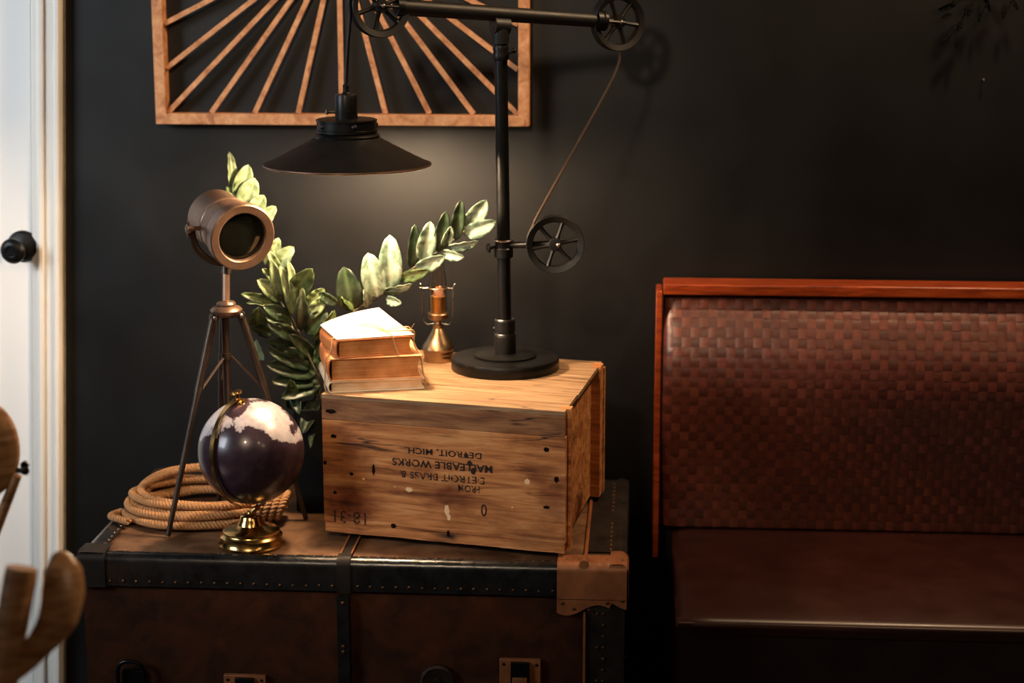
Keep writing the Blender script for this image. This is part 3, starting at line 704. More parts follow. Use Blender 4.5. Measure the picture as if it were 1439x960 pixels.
tube(bm, spline([P3(-.009, .02, t3h), P3(w3*.2, .021, t3h+.006), P3(w3*.45, .022, t3h+.009), P3(w3*.66, .022, t3h+.006)], 6), .0008, 6)
for k in range(10):
    a = P3(w3*random.uniform(.9, 1.03), random.uniform(.01, .03), t3h+random.uniform(.0, .008)); tube(bm, [a, a+Vector((random.uniform(-.012,.012), random.uniform(-.008,.008), random.uniform(-.004,.012)))], .0004, 4)
TWN = obj('twine', bm, M['twine']); tag(TWN, 'rough jute twine tied in a bow around the three books', 'twine')

# ================================================================== globe
gc = onY(353, 634, -.645); gb = onZ(350, 769, TZ); gb = Vector((gb.x, -.636, TZ)); GR = .0935
gc = Vector((gc.x, gb.y+.004, onY(353, 634, gb.y).z))
def ring_axes(c):
    a = (onY(333, 555, c.y-.01)-c).normalized(); b = onY(300, 648, c.y-.083)-c; b = (b-a*b.dot(a)).normalized(); return a, b
a_, b_ = ring_axes(gc); lw = min([(a_*math.cos(PI*i/40)+b_*math.sin(PI*i/40))*(GR+.0065) for i in range(41)], key=lambda p: p.z)
gc = onY(353, 634, gb.y-lw.y); gb = Vector((gc.x+lw.x-.017, gb.y, TZ))      # the ring's lowest point stands over the base
glo = thing('globe', gb, 'dark purple desk globe with silvery land on a brass stand', 'globe')
bm = bmnew(); lathe(bm, [(.058, 0), (.0585, .003), (.056, .006), (.0545, .015), (.0555, .017), (.0510, .021), (.0500, .023), (.0505, .026), (.0455, .0295), (.034, .032), (.0245, .037), (.0200, .046), (.0185, .052), (.0165, .054), (.010, .0555), (.004, .056)], gb+Vector((0,0,.0012)), seg=56); obj('base', bm, M['brass'], glo)
axd, bl_ = ring_axes(gc)
RA = GR+.0065
# the half ring bulges to the left and towards the camera
bm = bmnew(); pts = [gc+(axd*math.cos(t)+bl_*math.sin(t))*RA for t in [PI*i/40 for i in range(41)]]
nrm = axd.cross(bl_).normalized()
rows = []
for i, p in enumerate(pts):
    rad = (p-gc).normalized(); hw = .0042 + .003*max(0, 1-i/6)
    rows.append([bm.verts.new(p+nrm*s*hw+rad*r) for s, r in ((-1, -.001), (1, -.001), (1, .0012), (-1, .0012))])
for A, B in zip(rows, rows[1:]):
    for k in range(4): face(bm, [A[k], A[(k+1)%4], B[(k+1)%4], B[k]])
face(bm, rows[0]); face(bm, rows[-1][::-1]); obj('meridian_arc', bm, M['brass'], glo)
bm = bmnew(); lathe(bm, [(.004, -.004), (.004, .004), (.0035, .008), (.0095, .0095), (.0105, .0115), (.0095, .0140), (0, .0150)], gc+axd*RA, axd, 20)
lathe(bm, [(.014, 0), (.013, .003), (.006, .005)], gc+axd*(GR-.0005), axd, 24); obj('top_knob', bm, M['brass'], glo)
low = min(pts, key=lambda p: p.z)
bm = bmnew(); sx = gb.x
tube(bm, [Vector((gb.x, gb.y, TZ+.054)), Vector((gb.x*.6+low.x*.4, gb.y*.6+low.y*.4, (TZ+.054+low.z)/2)), low+Vector((0,0,-.0005))], .0048, 14); lathe(bm, [(.0065, 0), (.0075, .002), (.0065, .005)], Vector((gb.x, gb.y, TZ+.056)), seg=16); obj('stem', bm, M['brass'], glo)
land = [[(60,400),(62,340),(100,250),(160,165),(230,100),(310,60),(330,75),(290,110),(275,130),(262,190),(240,260),(232,320),(215,370),(200,360),(190,340),(205,300),(195,285),(180,300),(185,330),(160,350),(130,352),(105,385),(95,375),(85,420),(70,440)],
        [(288,215),(318,235),(330,265),(300,290),(262,292),(250,318),(232,320),(262,210)],
        [(330,240),(350,225),(395,195),(415,170),(440,130),(470,118),(520,112),(540,125),(600,105),(640,130),(650,165),(690,205),(715,250),(735,262),(710,280),(700,310),(735,355),(748,318),(800,345),(790,370),(740,400),(700,395),(650,385),(600,375),(560,345),(520,310),(470,290),(410,280),(375,325),(350,320),(335,300)],
        [(425,85),(470,78),(520,85),(515,100),(470,105),(430,105)], [(770,245),(778,270),(762,290),(755,320),(790,335),(800,310),(815,330),(832,420),(822,420),(800,330)],
        [(560,45),(600,60),(560,62)]]
land = [[(260+x/4.8, 540+y/4.8) for x, y in pl] for pl in land]
def inside(x, y, pl):
    c = False; j = len(pl)-1
    for i in range(len(pl)):
        if (pl[i][1] > y) != (pl[j][1] > y) and x < (pl[j][0]-pl[i][0])*(y-pl[i][1])/(pl[j][1]-pl[i][1])+pl[i][0]: c = not c
        j = i
    return c
from mathutils import noise as mnoise
me = bpy.data.meshes.new('sphere'); bm = bmnew()
bmesh.ops.create_uvsphere(bm, u_segments=320, v_segments=160, radius=GR)
rotm = axd.to_track_quat('Z', 'X').to_matrix()
for v in bm.verts: v.co = gc + rotm @ v.co
bmesh.ops.transform(bm, matrix=XF[glo.name], verts=bm.verts)
for f in bm.faces: f.smooth = True
bm.to_mesh(me); bm.free(); ca = me.color_attributes.new('tone', 'FLOAT_COLOR', 'POINT')
off = Vector(gb)
for i, v in enumerate(me.vertices):
    w = v.co + off; r = (w-gc).normalized(); nz_ = mnoise.fractal(r*7, 1.0, 2.0, 5)
    d = RM.transposed() @ (w-CAM); px = 719.5+FPX*d.x/(-d.z); py = 480-FPX*d.y/(-d.z)
    if r.dot((CAM-gc).normalized()) > .02:
        jx, jy = mnoise.noise(r*18)*2.5+mnoise.noise(r*55)*2, mnoise.noise(r*18+Vector((5,5,5)))*2.5+mnoise.noise(r*55+Vector((9,2,1)))*2
        val = 1.0 if any(inside(px+jx, py+jy, pl) for pl in land) else 0.0
        if val and mnoise.noise(r*22+Vector((3,1,8))) > .55: val = .55
    else: val = 1.0 if nz_+r.dot(axd)*.45 > .12 else 0
    ca.data[i].color = (val, val, val, 1)
m, nt, b = nodes('globe_map')
at = N(nt, 'ShaderNodeVertexColor', layer_name='tone')
n1 = N(nt, 'ShaderNodeTexNoise', Scale=60.0, Detail=5.0); nt.links.new(coords(nt), n1.inputs['Vector'])
sea = ramp(nt, n1.outputs['Fac'], [(.3, lin((38, 26, 36))), (.7, lin((58, 42, 52)))]); lnd = ramp(nt, n1.outputs['Fac'], [(.3, lin((160, 153, 158))), (.7, lin((192, 184, 188)))])
mx = N(nt, 'ShaderNodeMix', data_type='RGBA'); nt.links.new(at.outputs['Color'], mx.inputs[0]); nt.links.new(sea, mx.inputs[6]); nt.links.new(lnd, mx.inputs[7]); nt.links.new(mx.outputs[2], b.inputs['Base Color'])
b.inputs['Roughness'].default_value = .3; b.inputs['Coat Weight'].default_value = .25; b.inputs['Metallic'].default_value = .15
me.materials.append(m); so = bpy.data.objects.new('sphere', me); COL.objects.link(so); so.parent = glo

# ================================================================== rope coil
rc = Vector((onZ(282, 712, .59).x, -.452, TZ+.004))
bm = bmnew(); path = []
turns = [(.141, .131, 0, 0, .0080, 0), (.127, .118, .003, .003, .0080, 0), (.113, .104, .006, .005, .0085, 0), (.100, .091, .010, .008, .0085, 0),
         (.139, .124, .000, .006, .0215, .003), (.125, .112, -.003, .009, .0220, .005), (.111, .100, .004, .012, .0225, .006), (.135, .114, .006, .016, .0350, .013), (.121, .101, .010, .013, .0365, .013)]
NPT = 90
for k, (rx, ry, dx, dy, z, tl_) in enumerate(turns):
    nx_ = turns[min(k+1, len(turns)-1)]
    for i in range(NPT):
        t = i/NPT; s = max(0, (t-.80)/.20); s = s*s*(3-2*s)
        RX, RY, DX, DY, Z, TT = [a+(b_-a)*s for a, b_ in zip((rx, ry, dx, dy, z, tl_), nx_)]
        a = PI*1.12 + 2*PI*t
        path.append(Vector((rc.x+DX+RX*math.cos(a)+.003*math.sin(5*a+k), rc.y+DY+RY*math.sin(a)+.002*math.sin(4*a+2*k), TZ+.004+Z+TT*max(0, math.sin(a))+.001*math.sin(3*a+k))))
def rope(bm, path, r=.0074, pitch=.0205, seg=7, step=.0024):
    # resample, then three strands laid round each other
    pts = [path[0]]; acc = 0
    P = []
    for a, b_ in zip(path, path[1:]):
        L = (b_-a).length; d = 0
        while acc + (L-d) >= step:
            d += step-acc; acc = 0; P.append(a.lerp(b_, min(1, d/L)))
        acc += L-d
    T, fr = frames(P)
    for s in range(3):
        st = []
        for i, p in enumerate(P):
            ph = 2*PI*(i*step/pitch)+2*PI*s/3; a, b_ = fr[i]; st.append(p+(a*math.cos(ph)+b_*math.sin(ph))*r*.57)
        tube(bm, st, r*.45, seg)
rope(bm, path)
tail = spline([path[0], path[0]+Vector((-.004, -.03, .002)), rc+Vector((-.108, -.105, .0085)), rc+Vector((-.080, -.125, .0085)), rc+Vector((-.075, -.137, .0085))], 8)
rope(bm, spline([rc+Vector((-.137, -.045, .0085)), rc+Vector((-.150, -.075, .0085)), rc+Vector((-.132, -.093, .0085)), rc+Vector((-.105, -.110, .0085))], 8), .007)
# wraps that bind the coil at its right end
wc = Vector((onZ(385, 730, .6).x, -.512, TZ+.003))
for k in range(4):
    c = wc+Vector((-.031+.0125*k, .004*k, .0)); 
    rope(bm, [c+Vector((.010*math.sin(a), .033*math.cos(a), .0285+.0215*math.sin(a)+.0)) for a in [2*PI*i/40 for i in range(41)]], .0068)
rope(bm, spline([wc+Vector((-.045, -.02, .030)), wc+Vector((-.01, -.012, .036)), wc+Vector((.008, -.010, .036)), wc+Vector((.016, -.014, .030))], 8), .0068)
RP = obj('rope_coil', bm, M['rope'], sharp=80); tag(RP, 'coil of thick tan manila rope lying on the trunk', 'rope')

# ================================================================== tripod spotlight
hub = onY(318, 436, -.515)
spt = thing('tripod_spotlight', (hub.x, hub.y, TZ), 'bronze nautical spotlight on a small tripod, standing on the trunk beside the rope', 'spotlight')
f1 = onZ(238, 752, TZ); f1 = Vector((f1.x, f1.y-.010, TZ+.003))
rr = Vector((f1.x-hub.x, f1.y-hub.y, 0)); 
feet = [f1] + [Vector((hub.x, hub.y, TZ+.003))+rotZ(a) @ rr for a in (math.radians(150), math.radians(-108))]
bm = bmnew(); lathe(bm, [(.010, -.013), (.020, -.011), (.0275, -.004), (.0290, .001), (.025, .006), (.016, .009), (.0175, .012), (.0150, .016), (.006, .018)], hub, seg=36); obj('hub', bm, M['bronze'], spt)
for i, f in enumerate(feet):
    d = Vector((f.x-hub.x, f.y-hub.y, 0)).normalized(); a = hub+d*.026+Vector((0,0,-.010))
    bm = bmnew(); md_ = a.lerp(f, .35)
    tube(bm, [a, md_], .0072, 12); tube(bm, [md_, f+Vector((0,0,-.003+.0015))], [.0062, .0048], 12)
    lathe(bm, [(.0075, -.006), (.0075, .006)], a, d.cross(Vector((0,0,1))), 14)
    lg = obj('leg', bm, M['bronze_dark'], spt)
    bm = bmnew(); dome(bm, a+d.cross(Vector((0,0,1)))*.006, .005, d.cross(Vector((0,0,1))), .8, seg=10); dome(bm, a-d.cross(Vector((0,0,1)))*.006, .005, -d.cross(Vector((0,0,1))), .8, seg=10); obj('leg_bolt', bm, M['steel'], lg)
    bc_ = Vector((hub.x, hub.y, onY(318, 500, hub.y).z)); bm = bmnew(); tube(bm, [bc_+d*.006, a.lerp(f, .36)], .0032, 8, flat=.6); obj('brace', bm, M['bronze'], spt)
bm = bmnew(); tube(bm, [hub+Vector((-.003,0,-.01)), Vector((hub.x-.003, hub.y, onY(318, 575, hub.y).z))], .0068, 14)
lathe(bm, [(.009, -.006), (.009, .006)], bc_+Vector((-.003, 0, 0)), seg=16); obj('centre_column', bm, M['bronze_dark'], spt)
yb = onY(313, 388, hub.y-.01)
fc = onY(341, 334, -.565); bk = onY(298, 302, -.565+.115); sd = (fc-bk).normalized(); sc_ = (fc+bk)/2
Lh = (fc-bk).length
SR = .0575
bm = bmnew(); lathe(bm, [(.0, -.004), (.030, -.002), (.046, .002), (.051, .010), (.0515, Lh*.45), (.0525, Lh*.46), (.0525, Lh*.5), (.0515, Lh*.51), (.0515, Lh-.030), (.0575, Lh-.028), (.0590, Lh-.024), (.0590, Lh-.008), (.048, Lh-.008), (.046, Lh-.03), (.0, Lh-.03)], bk, sd, 56, close=False); obj('housing', bm, M['bronze'], spt)
bm = bmnew(); lathe(bm, [(.0595, -.010), (.0605, -.006), (.0605, 0), (.0585, .002), (.0455, .0005), (.0435, -.002), (.0430, -.009), (.0595, -.010)], fc, sd, 64, close=False); obj('lens_ring', bm, M['bronze'], spt, label='copper-toned lens ring')
bm = bmnew(); lathe(bm, [(.0435, -.010), (.036, -.0085), (.02, -.0065), (0, -.006)], fc, sd, 48, close=False); obj('lens', bm, M['lens'], spt, label='dark glass lens')
# yoke: half ring below the housing
sw = sd.cross(Vector((0,0,1))).normalized(); upv = sw.cross(sd).normalized()
if upv.z < 0: upv = -upv
yc = bk+sd*Lh*.50; YR = .066
arm_pts = [yc + sw*math.cos(t)*YR - upv*math.sin(t)*YR*1.05 for t in [PI*i/30 for i in range(31)]]
bm = bmnew(); tube(bm, arm_pts, .0062, 10, flat=.35, up=sd); obj('yoke', bm, M['bronze_dark'], spt)
bm = bmnew(); ye = arm_pts[15]+Vector((0,0,-.012)); tube(bm, [hub+Vector((0,0,.015)), ye], .0070, 16); obj('neck_tube', bm, M['bronze'], spt)
bm = bmnew(); tube(bm, [arm_pts[15], ye, ye.lerp(hub, .12)], [.0060, .0090, .0090], 14); obj('yoke_stem', bm, M['bronze_dark'], spt)
for s in (-1, 1):
    p = yc+sw*s*YR; bm = bmnew(); lathe(bm, [(.004, -.014), (.004, .004), (.0085, .005), (.0085, .010), (.005, .012)], p, sw*s, 14); tube(bm, [p+sw*s*.008-upv*.014, p+sw*s*.008+upv*.014], .0022, 8); obj('thumb_screw', bm, M['bronze'], spt)

# ================================================================== plant
pc = Vector((-.603, -.407, TZ))
plant = thing('potted_plant', pc, 'leafy green plant arching out of a black planter behind the globe and books', 'plant')
bm = bmnew(); s = .0375; hgt = .20
vs = [[bm.verts.new(pc+Vector((x*k, y*k, z))) for x, y in ((-1,-1), (1,-1), (1,1), (-1,1))] for k, z in ((s*.94, .0012), (s, hgt), (s-.005, hgt), (s-.006, hgt-.02))]
for A, B in zip(vs, vs[1:]):
    for i in range(4): face(bm, [A[i], A[(i+1)%4], B[(i+1)%4], B[i]])
face(bm, vs[0][::-1]); face(bm, vs[-1]); obj('planter', bm, M['planter'], plant, bevel=.003)
def leaf(parent, b, t, wpx, Yb, Yt, mat, roll=0, fold=.25, curl=.12):
    B = onY(b[0], b[1], Yb); T = onY(t[0], t[1], Yt); ax = T-B; L = ax.length; ax.normalize()
    toc = (CAM-(B+T)/2).normalized(); side = ax.cross(toc).normalized(); nrm = side.cross(ax).normalized()
    q = Matrix.Rotation(roll, 3, ax); side = q @ side; nrm = q @ nrm
    hw = wpx/2/FPX*(CAM-B).length/max(.35, math.cos(roll))
    bm = bmnew(); lay = bm.verts.layers.float_color.new('tone'); n = 14; mcol = 6; G = []
    for i in range(n+1):
        t_ = i/n; w = hw*1.08*(math.sin(PI*min(1, t_**.90))**.50 if 0 < t_ < 1 else .02)
        if t_ < .12: w *= .55+t_*3.7
        row = []
        for j in range(mcol+1):
            s_ = j/mcol*2-1
            p = B+ax*L*t_ + side*w*s_ + nrm*(abs(s_)*w*fold*1.6 + curl*L*math.sin(PI*t_)*.5 + .0016*math.sin(t_*22+abs(s_)*3)*abs(s_))
            v = bm.verts.new(p); k = 1 if j == mcol//2 else 0; v[lay] = (k*.75, k*.75, k*.75, 1); row.append(v)
        G.append(row)
    for i in range(n):
        for j in range(mcol): face(bm, [G[i][j], G[i+1][j], G[i+1][j+1], G[i][j+1]])
    o = obj('leaf', bm, mat, parent, sharp=180); md = o.modifiers.new('solid', 'SOLIDIFY'); md.thickness = .0007
    return o
def stemp(pts, Ys, r=.0022):
    bm = bmnew(); P = [pc+Vector((random.uniform(-.01,.01), random.uniform(-.01,.01), .182))]+[onY(x, y, Y) for (x, y), Y in zip(pts, Ys)]
    tube(bm, spline(P, 8), r, 8); return obj('stem', bm, M['stem'], plant)
PL, PM, PD, PG = M['leaf_pale'], M['leaf_mid'], M['leaf_dark'], M['leaf_grey']
# stem behind the spotlight
s1 = stemp([(425, 500), (395, 420), (372, 350), (350, 300), (326, 258)], [-.38, -.33, -.30, -.29, -.29])
for b, t, w, m_, ro, *y in (((325,266),(322,213),12,PL,.5), ((334,280),(349,231),24,PL,.1), ((341,292),(358,250),27,PL,0), ((352,300),(371,274),22,PL,.2), ((362,318),(388,290),20,PL,-.1),
                    ((372,372),(392,334),17,PL,.3), ((384,380),(413,347),22,PL,-.2), ((395,392),(385,350),18,PM,.2), ((330,275),(333,240),10,PM,.8),
                    ((345,300),(318,262),16,PM,.3), ((356,322),(330,290),16,PM,.3)):
    leaf(s1, b, t, w, -.31, -.32, m_, ro)
# front stem
s2 = stemp([(452, 545), (432, 497), (421, 470), (407, 442), (396, 420), (388, 395)], [-.42, -.42, -.43, -.43, -.44, -.44])
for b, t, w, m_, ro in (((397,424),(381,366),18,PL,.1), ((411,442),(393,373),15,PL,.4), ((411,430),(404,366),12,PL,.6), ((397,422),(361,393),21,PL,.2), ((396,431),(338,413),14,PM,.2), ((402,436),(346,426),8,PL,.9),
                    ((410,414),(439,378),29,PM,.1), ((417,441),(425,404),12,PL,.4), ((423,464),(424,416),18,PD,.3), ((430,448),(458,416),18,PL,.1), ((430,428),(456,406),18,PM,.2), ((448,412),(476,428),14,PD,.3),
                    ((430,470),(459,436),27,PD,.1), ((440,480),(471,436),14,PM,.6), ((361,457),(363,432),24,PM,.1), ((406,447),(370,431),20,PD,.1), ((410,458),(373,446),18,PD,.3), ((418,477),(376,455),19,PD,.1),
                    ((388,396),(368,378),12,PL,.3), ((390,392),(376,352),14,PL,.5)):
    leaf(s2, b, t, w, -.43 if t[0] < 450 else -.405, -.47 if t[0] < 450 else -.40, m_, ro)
# low leaves behind the globe
s3 = stemp([(450, 560), (440, 530), (425, 505)], [-.40, -.40, -.41])
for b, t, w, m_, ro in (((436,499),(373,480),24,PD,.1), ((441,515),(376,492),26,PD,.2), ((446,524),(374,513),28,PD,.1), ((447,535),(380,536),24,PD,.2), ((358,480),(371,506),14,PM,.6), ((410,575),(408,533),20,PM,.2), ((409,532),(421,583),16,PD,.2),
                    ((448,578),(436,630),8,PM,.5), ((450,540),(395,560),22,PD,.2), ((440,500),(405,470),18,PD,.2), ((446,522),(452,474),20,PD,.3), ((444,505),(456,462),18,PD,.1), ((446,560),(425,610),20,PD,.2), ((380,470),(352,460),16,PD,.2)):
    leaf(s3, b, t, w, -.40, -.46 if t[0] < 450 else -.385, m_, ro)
# the branch arching right over the lantern
s4 = stemp([(455, 500), (470, 458), (500, 436), (537, 414), (561, 391), (584, 375), (615, 354), (640, 336), (657, 321)], [-.40, -.39, -.38, -.37, -.37, -.37, -.37, -.37, -.37])
for b, t, w, m_, ro in (((496,438),(483,375),34,PD,0), ((531,418),(517,355),32,PG,0), ((549,406),(548,330),31,PG,0), ((577,377),(583,315),17,PD,.3), ((594,369),(605,311),25,PG,.1), ((615,354),(627,297),20,PD,.1), ((623,348),(634,318),14,PG,.3),
                    ((640,338),(648,281),18,PD,.0), ((655,324),(684,281),25,PG,.1), ((652,329),(697,311),22,PG,.2), ((627,347),(672,339),12,PG,.7), ((621,354),(652,361),14,PG,.5), ((584,378),(625,360),20,PG,.3), ((559,391),(603,380),16,PM,.3),
                    ((537,407),(579,399),10,PG,.8), ((540,412),(561,410),8,PD,.6), ((543,420),(564,426),13,PG,.3), ((516,432),(512,405),12,PG,.6), ((500,438),(478,412),12,PM,.5)):
    leaf(s4, b, t, w, -.375, -.395, m_, ro)

# ================================================================== bench
BX0, BX1 = .034, 1.75
bench = thing('banquette_bench', ((BX0+BX1)/2, -.33, 0), 'oxblood leather banquette bench with woven back and mahogany rail', 'bench')
RZ = onY(1100, 402, -.10).z
bm = bmnew(); box(bm, ((BX0+.014+BX1)/2, -.061, RZ-.010), (BX1-BX0-.014, .078, .022)); obj('top_rail', bm, M['mahogany'], bench, bevel=.003)
bm = bmnew(); box(bm, (BX0+.006, -.061, (RZ-.022+.40)/2), (.0125, .080, RZ-.022-.40+.018)); obj('side_rail', bm, M['mahogany'], bench, bevel=.002)
bm = bmnew(); box(bm, ((BX0+BX1)/2+.01, -.025, .48), (BX1-BX0-.02, .014, .92)); obj('back_panel', bm, M['blackmatte'], bench)
prof = [(.448, -.062), (.52, -.073), (.60, -.093), (.68, -.115), (.74, -.128), (.78, -.131), (.82, -.127), (.86, -.115), (.89, -.102), (.915, -.088), (.935, -.075), (.941, -.062)]
prof = [(z*1.0+(RZ-.963), y) for z, y in prof]
sp = spline([Vector((0, y, z)) for z, y in prof], 10)
cum = [0]
for a, b_ in zip(sp, sp[1:]): cum.append(cum[-1]+(b_-a).length)
def prof_at(s):
    s = max(0, min(cum[-1]-1e-6, s))
    for i in range(len(cum)-1):
        if cum[i+1] >= s:
            t = (s-cum[i])/(cum[i+1]-cum[i]); p = sp[i].lerp(sp[i+1], t); d = (sp[i+1]-sp[i]).normalized(); return p, Vector((0, -d.z, d.y)) if True else None
cw, ch = .0178, .0195; WX0 = BX0+.016
bm = bmnew(); lay = bm.verts.layers.float_color.new('tone')
rows_ = int(cum[-1]/ch); ch = cum[-1]/rows_; cols_ = int((BX1-WX0)/cw)
rnd = random.Random(3)
base_c = [lin((104, 49, 34))[:3], lin((86, 39, 26))[:3]]
for r in range(rows_):
    for c in range(cols_):
        par = (r+c) % 2; t = rnd.uniform(.75, 1.25); bc3 = base_c[par]; tone = (bc3[0]*t, bc3[1]*t*rnd.uniform(.92, 1.08), bc3[2]*t, 1)
        G = []; K = 4
        for i in range(K+1):
            row = []
            for j in range(K+1):
                u, v = i/K, j/K; x = WX0+(c+u)*cw; s_ = (r+v)*ch
                edge_d = min(1, (x-WX0)/.03); p, nn = prof_at(s_)
                hgt_ = (math.sin(PI*v)**.6 if par else math.sin(PI*u)**.6) * .0008
                pull = .018*(1-math.sqrt(max(0, 1-(1-edge_d)**2)))
                wob = .0006*math.sin(r*1.3+c*.7)
                pos = Vector((x, p.y+pull, p.z)) + nn*(hgt_+wob)
                if nn.y > 0: pos = Vector((x, p.y+pull, p.z)) - nn*(hgt_+wob)
                vv = bm.verts.new(pos); vv[lay] = tone; row.append(vv)
            G.append(row)
        for i in range(K):
            for j in range(K): face(bm, [G[i][j], G[i+1][j], G[i+1][j+1], G[i][j+1]])
wv = obj('woven_back_cushion', bm, M['weave'], bench, sharp=60)
SX0 = onZ(950, 862, .45).x
bm = bmnew()
y0, y1, zt_ = -.598, -.056, .45
nx_, ny_ = 40, 16; X1 = BX1
def seat_pt(u, v):
    x = SX0+(X1-SX0)*u; y = y0+(y1-y0)*v
    crown = .012*math.sin(PI*min(1, max(0, v)))*min(1, (x-SX0)/.15)
    r = .014; dz = 0
    return Vector((x, y, zt_-.006+crown))
secp = []
for k in range(6):
    a = PI/2*k/5; secp.append((y0+.016-.016*math.cos(a) if False else y0+.016*(1-math.sin(a)), zt_-.022+.016*math.cos(a)))
# front edge section from the top round to the face
us = [0, .004, .010, .02, .04, .07] + [i/30 for i in range(3, 31)]
rowsS = []
for u in us:
    x = SX0+(X1-SX0)*u; e = max(0, 1-u/.02); 
    line = []
    for v in [i/ny_ for i in range(ny_, 0, -1)]:
        p = seat_pt(u, v); line.append(p-Vector((0,0,.010*e*e)))
    for k in range(6):
        a = PI/2*k/5; line.append(Vector((x, y0+.016-.016*math.sin(a)+.008*e, zt_-.022+.016*math.cos(a)-.006*e)))
    line.append(Vector((x, y0+.002+.008*e, zt_-.035)))
    rowsS.append([bm.verts.new(p) for p in line])
for A, B in zip(rowsS, rowsS[1:]):
    for k in range(len(A)-1): face(bm, [A[k], A[k+1], B[k+1], B[k]])
sv = [bm.verts.new(Vector((SX0+.002, v.co.y, zt_-.12))) for v in rowsS[0]]
for k in range(len(sv)-1): face(bm, [rowsS[0][k], sv[k], sv[k+1], rowsS[0][k+1]])
obj('seat_cushion', bm, M['leather'], bench, sharp=60)
bm = bmnew(); tube(bm, [(SX0+.004, y0+.005, zt_-.0155), (X1, y0-.0005, zt_-.0155)], .0032, 8); obj('piping', bm, M['leather'], bench)
bm = bmnew(); box(bm, ((SX0+X1)/2+.002, y0+.014, (zt_-.03)/2+.0), (X1-SX0, .016, zt_-.03)); box(bm, (SX0+.010, (y0+y1)/2, (zt_-.03)/2), (.016, y1-y0-.02, zt_-.03)); obj('front_panel', bm, plain('dark_leather', (34, 16, 12), .5, mott=.2, scale=12), bench)

# ================================================================== foreground chairs (out of focus)
def swept(bm, pts, ra, rb, up, seg=16):       # flattened bar: half-widths ra, rb per point
    pts = [Vector(p) for p in pts]; T, fr = frames(pts); R = []
    for i, p in enumerate(pts):
        a = up.cross(T[i]).normalized(); b_ = T[i].cross(a).normalized()
        R.append([bm.verts.new(p+a*ra[i]*math.cos(2*PI*k/seg)+b_*rb[i]*math.sin(2*PI*k/seg)) for k in range(seg)])
    for A, B in zip(R, R[1:]):
        for k in range(seg): face(bm, [A[k], A[(k+1)%seg], B[(k+1)%seg], B[k]])
    face(bm, R[0][::-1]); face(bm, R[-1])
CY = -1.75
ch1 = thing('wooden_armchair', (-.93, CY-.1, 0), 'blurred brown wooden armchair with paddle-shaped arm in the lower left corner', 'chair')
pt = [onY(82, 776, CY+.03), onY(88, 800, CY+.02), onY(89, 832, CY+.01), onY(80, 872, CY), onY(56, 905, CY-.01), onY(20, 940, CY-.02), onY(-40, 975, CY-.04), onY(-130, 1000, CY-.07), onY(-330, 1010, CY-.1)]
n_ = 6; ps = spline(pt, n_)
def interp(vals, n): return [vals[i]+(vals[i+1]-vals[i])*k/n for i in range(len(vals)-1) for k in range(n)]+[vals[-1]]
bm = bmnew(); swept(bm, ps, interp([.006, .022, .025, .023, .0165, .0145, .014, .014, .014], n_), interp([.004, .008, .010, .011, .012, .012, .012, .012, .012], n_), Vector((.45, -.85, .25)).normalized()); obj('arm', bm, M['chairwood'], ch1)
a, b_ = onY(31, 798, CY), onY(-2, 985, CY-.03); dd = (b_-a).normalized()
bm = bmnew(); tube(bm, [a, a+dd*.01, b_, Vector((b_.x-.03, b_.y-.02, .40)), Vector((b_.x-.04, b_.y-.02, 0.002))], [.0180, .0190, .0185, .018, .014], 20); obj('front_post', bm, M['chairwood'], ch1)
sx_, sy_ = b_.x-.03, b_.y-.02
bm = bmnew(); box(bm, (sx_-.24, sy_-.22, .42), (.50, .46, .035)); obj('seat', bm, M['chairwood'], ch1, bevel=.01)
for dx, dy in ((-.48, 0), (-.0, -.42), (-.48, -.42)):
    bm = bmnew(); zt2 = .80 if dy else .62
    tube(bm, [(sx_+dx-.0, sy_+dy, zt2), (sx_+dx, sy_+dy, .4), (sx_+dx-.01, sy_+dy, .002)], [.016, .018, .014], 14); obj('leg', bm, M['chairwood'], ch1)
bm = bmnew(); swept(bm, spline([(sx_+.0, sy_-.42, .76), (sx_-.24, sy_-.47, .78), (sx_-.48, sy_-.42, .76)], 8), [.012]*17, [.05]*17, Vector((0,0,1))); obj('backrest', bm, M['chairwood'], ch1)
# the second chair, only its rounded back shows
C2 = -1.32
ch2 = thing('wooden_chair', (-1.2, C2-.1, 0), 'blurred wooden chair with rounded back, cut off at the left edge', 'chair')
rcn = onY(-22, 632, C2); rx_, rz_ = 49/FPX*2.55, 72/FPX*2.55
bm = bmnew(); nn_ = Vector((.35, -.93, 0)).normalized(); uu_ = Vector((.93, .35, 0)).normalized()
prof_ = [(0, .010), (.7, .010), (.92, .006), (1.0, 0), (.96, -.012), (.8, -.016), (0, -.016)]; rg = []
for r_, h_ in prof_:
    if r_ == 0: rg.append([bm.verts.new(rcn+nn_*h_)])
    else: rg.append([bm.verts.new(rcn+nn_*h_+uu_*math.cos(2*PI*k/40)*rx_*r_+Vector((0,0,1))*math.sin(2*PI*k/40)*rz_*r_) for k in range(40)])
for A, B in zip(rg, rg[1:]):
    for k in range(40):
        k2 = (k+1) % 40
        if len(A) == 1: face(bm, [A[0], B[k], B[k2]])
        elif len(B) == 1: face(bm, [A[k], A[k2], B[0]])
        else: face(bm, [A[k], A[k2], B[k2], B[k]])
obj('backrest', bm, M['chairwood'], ch2)
bm = bmnew(); p0, p1 = onY(24, 668, C2+.01), onY(-6, 745, C2+.01); dd = (p1-p0).normalized()
tube(bm, [p0, p1, p1+Vector((-.10, -.01, -.22)), p1+Vector((-.14, -.02, -.58)), Vector((p1.x-.16, p1.y-.03, .003))], [.007, .008, .012, .014, .012], 12); obj('post', bm, M['chairwood'], ch2)
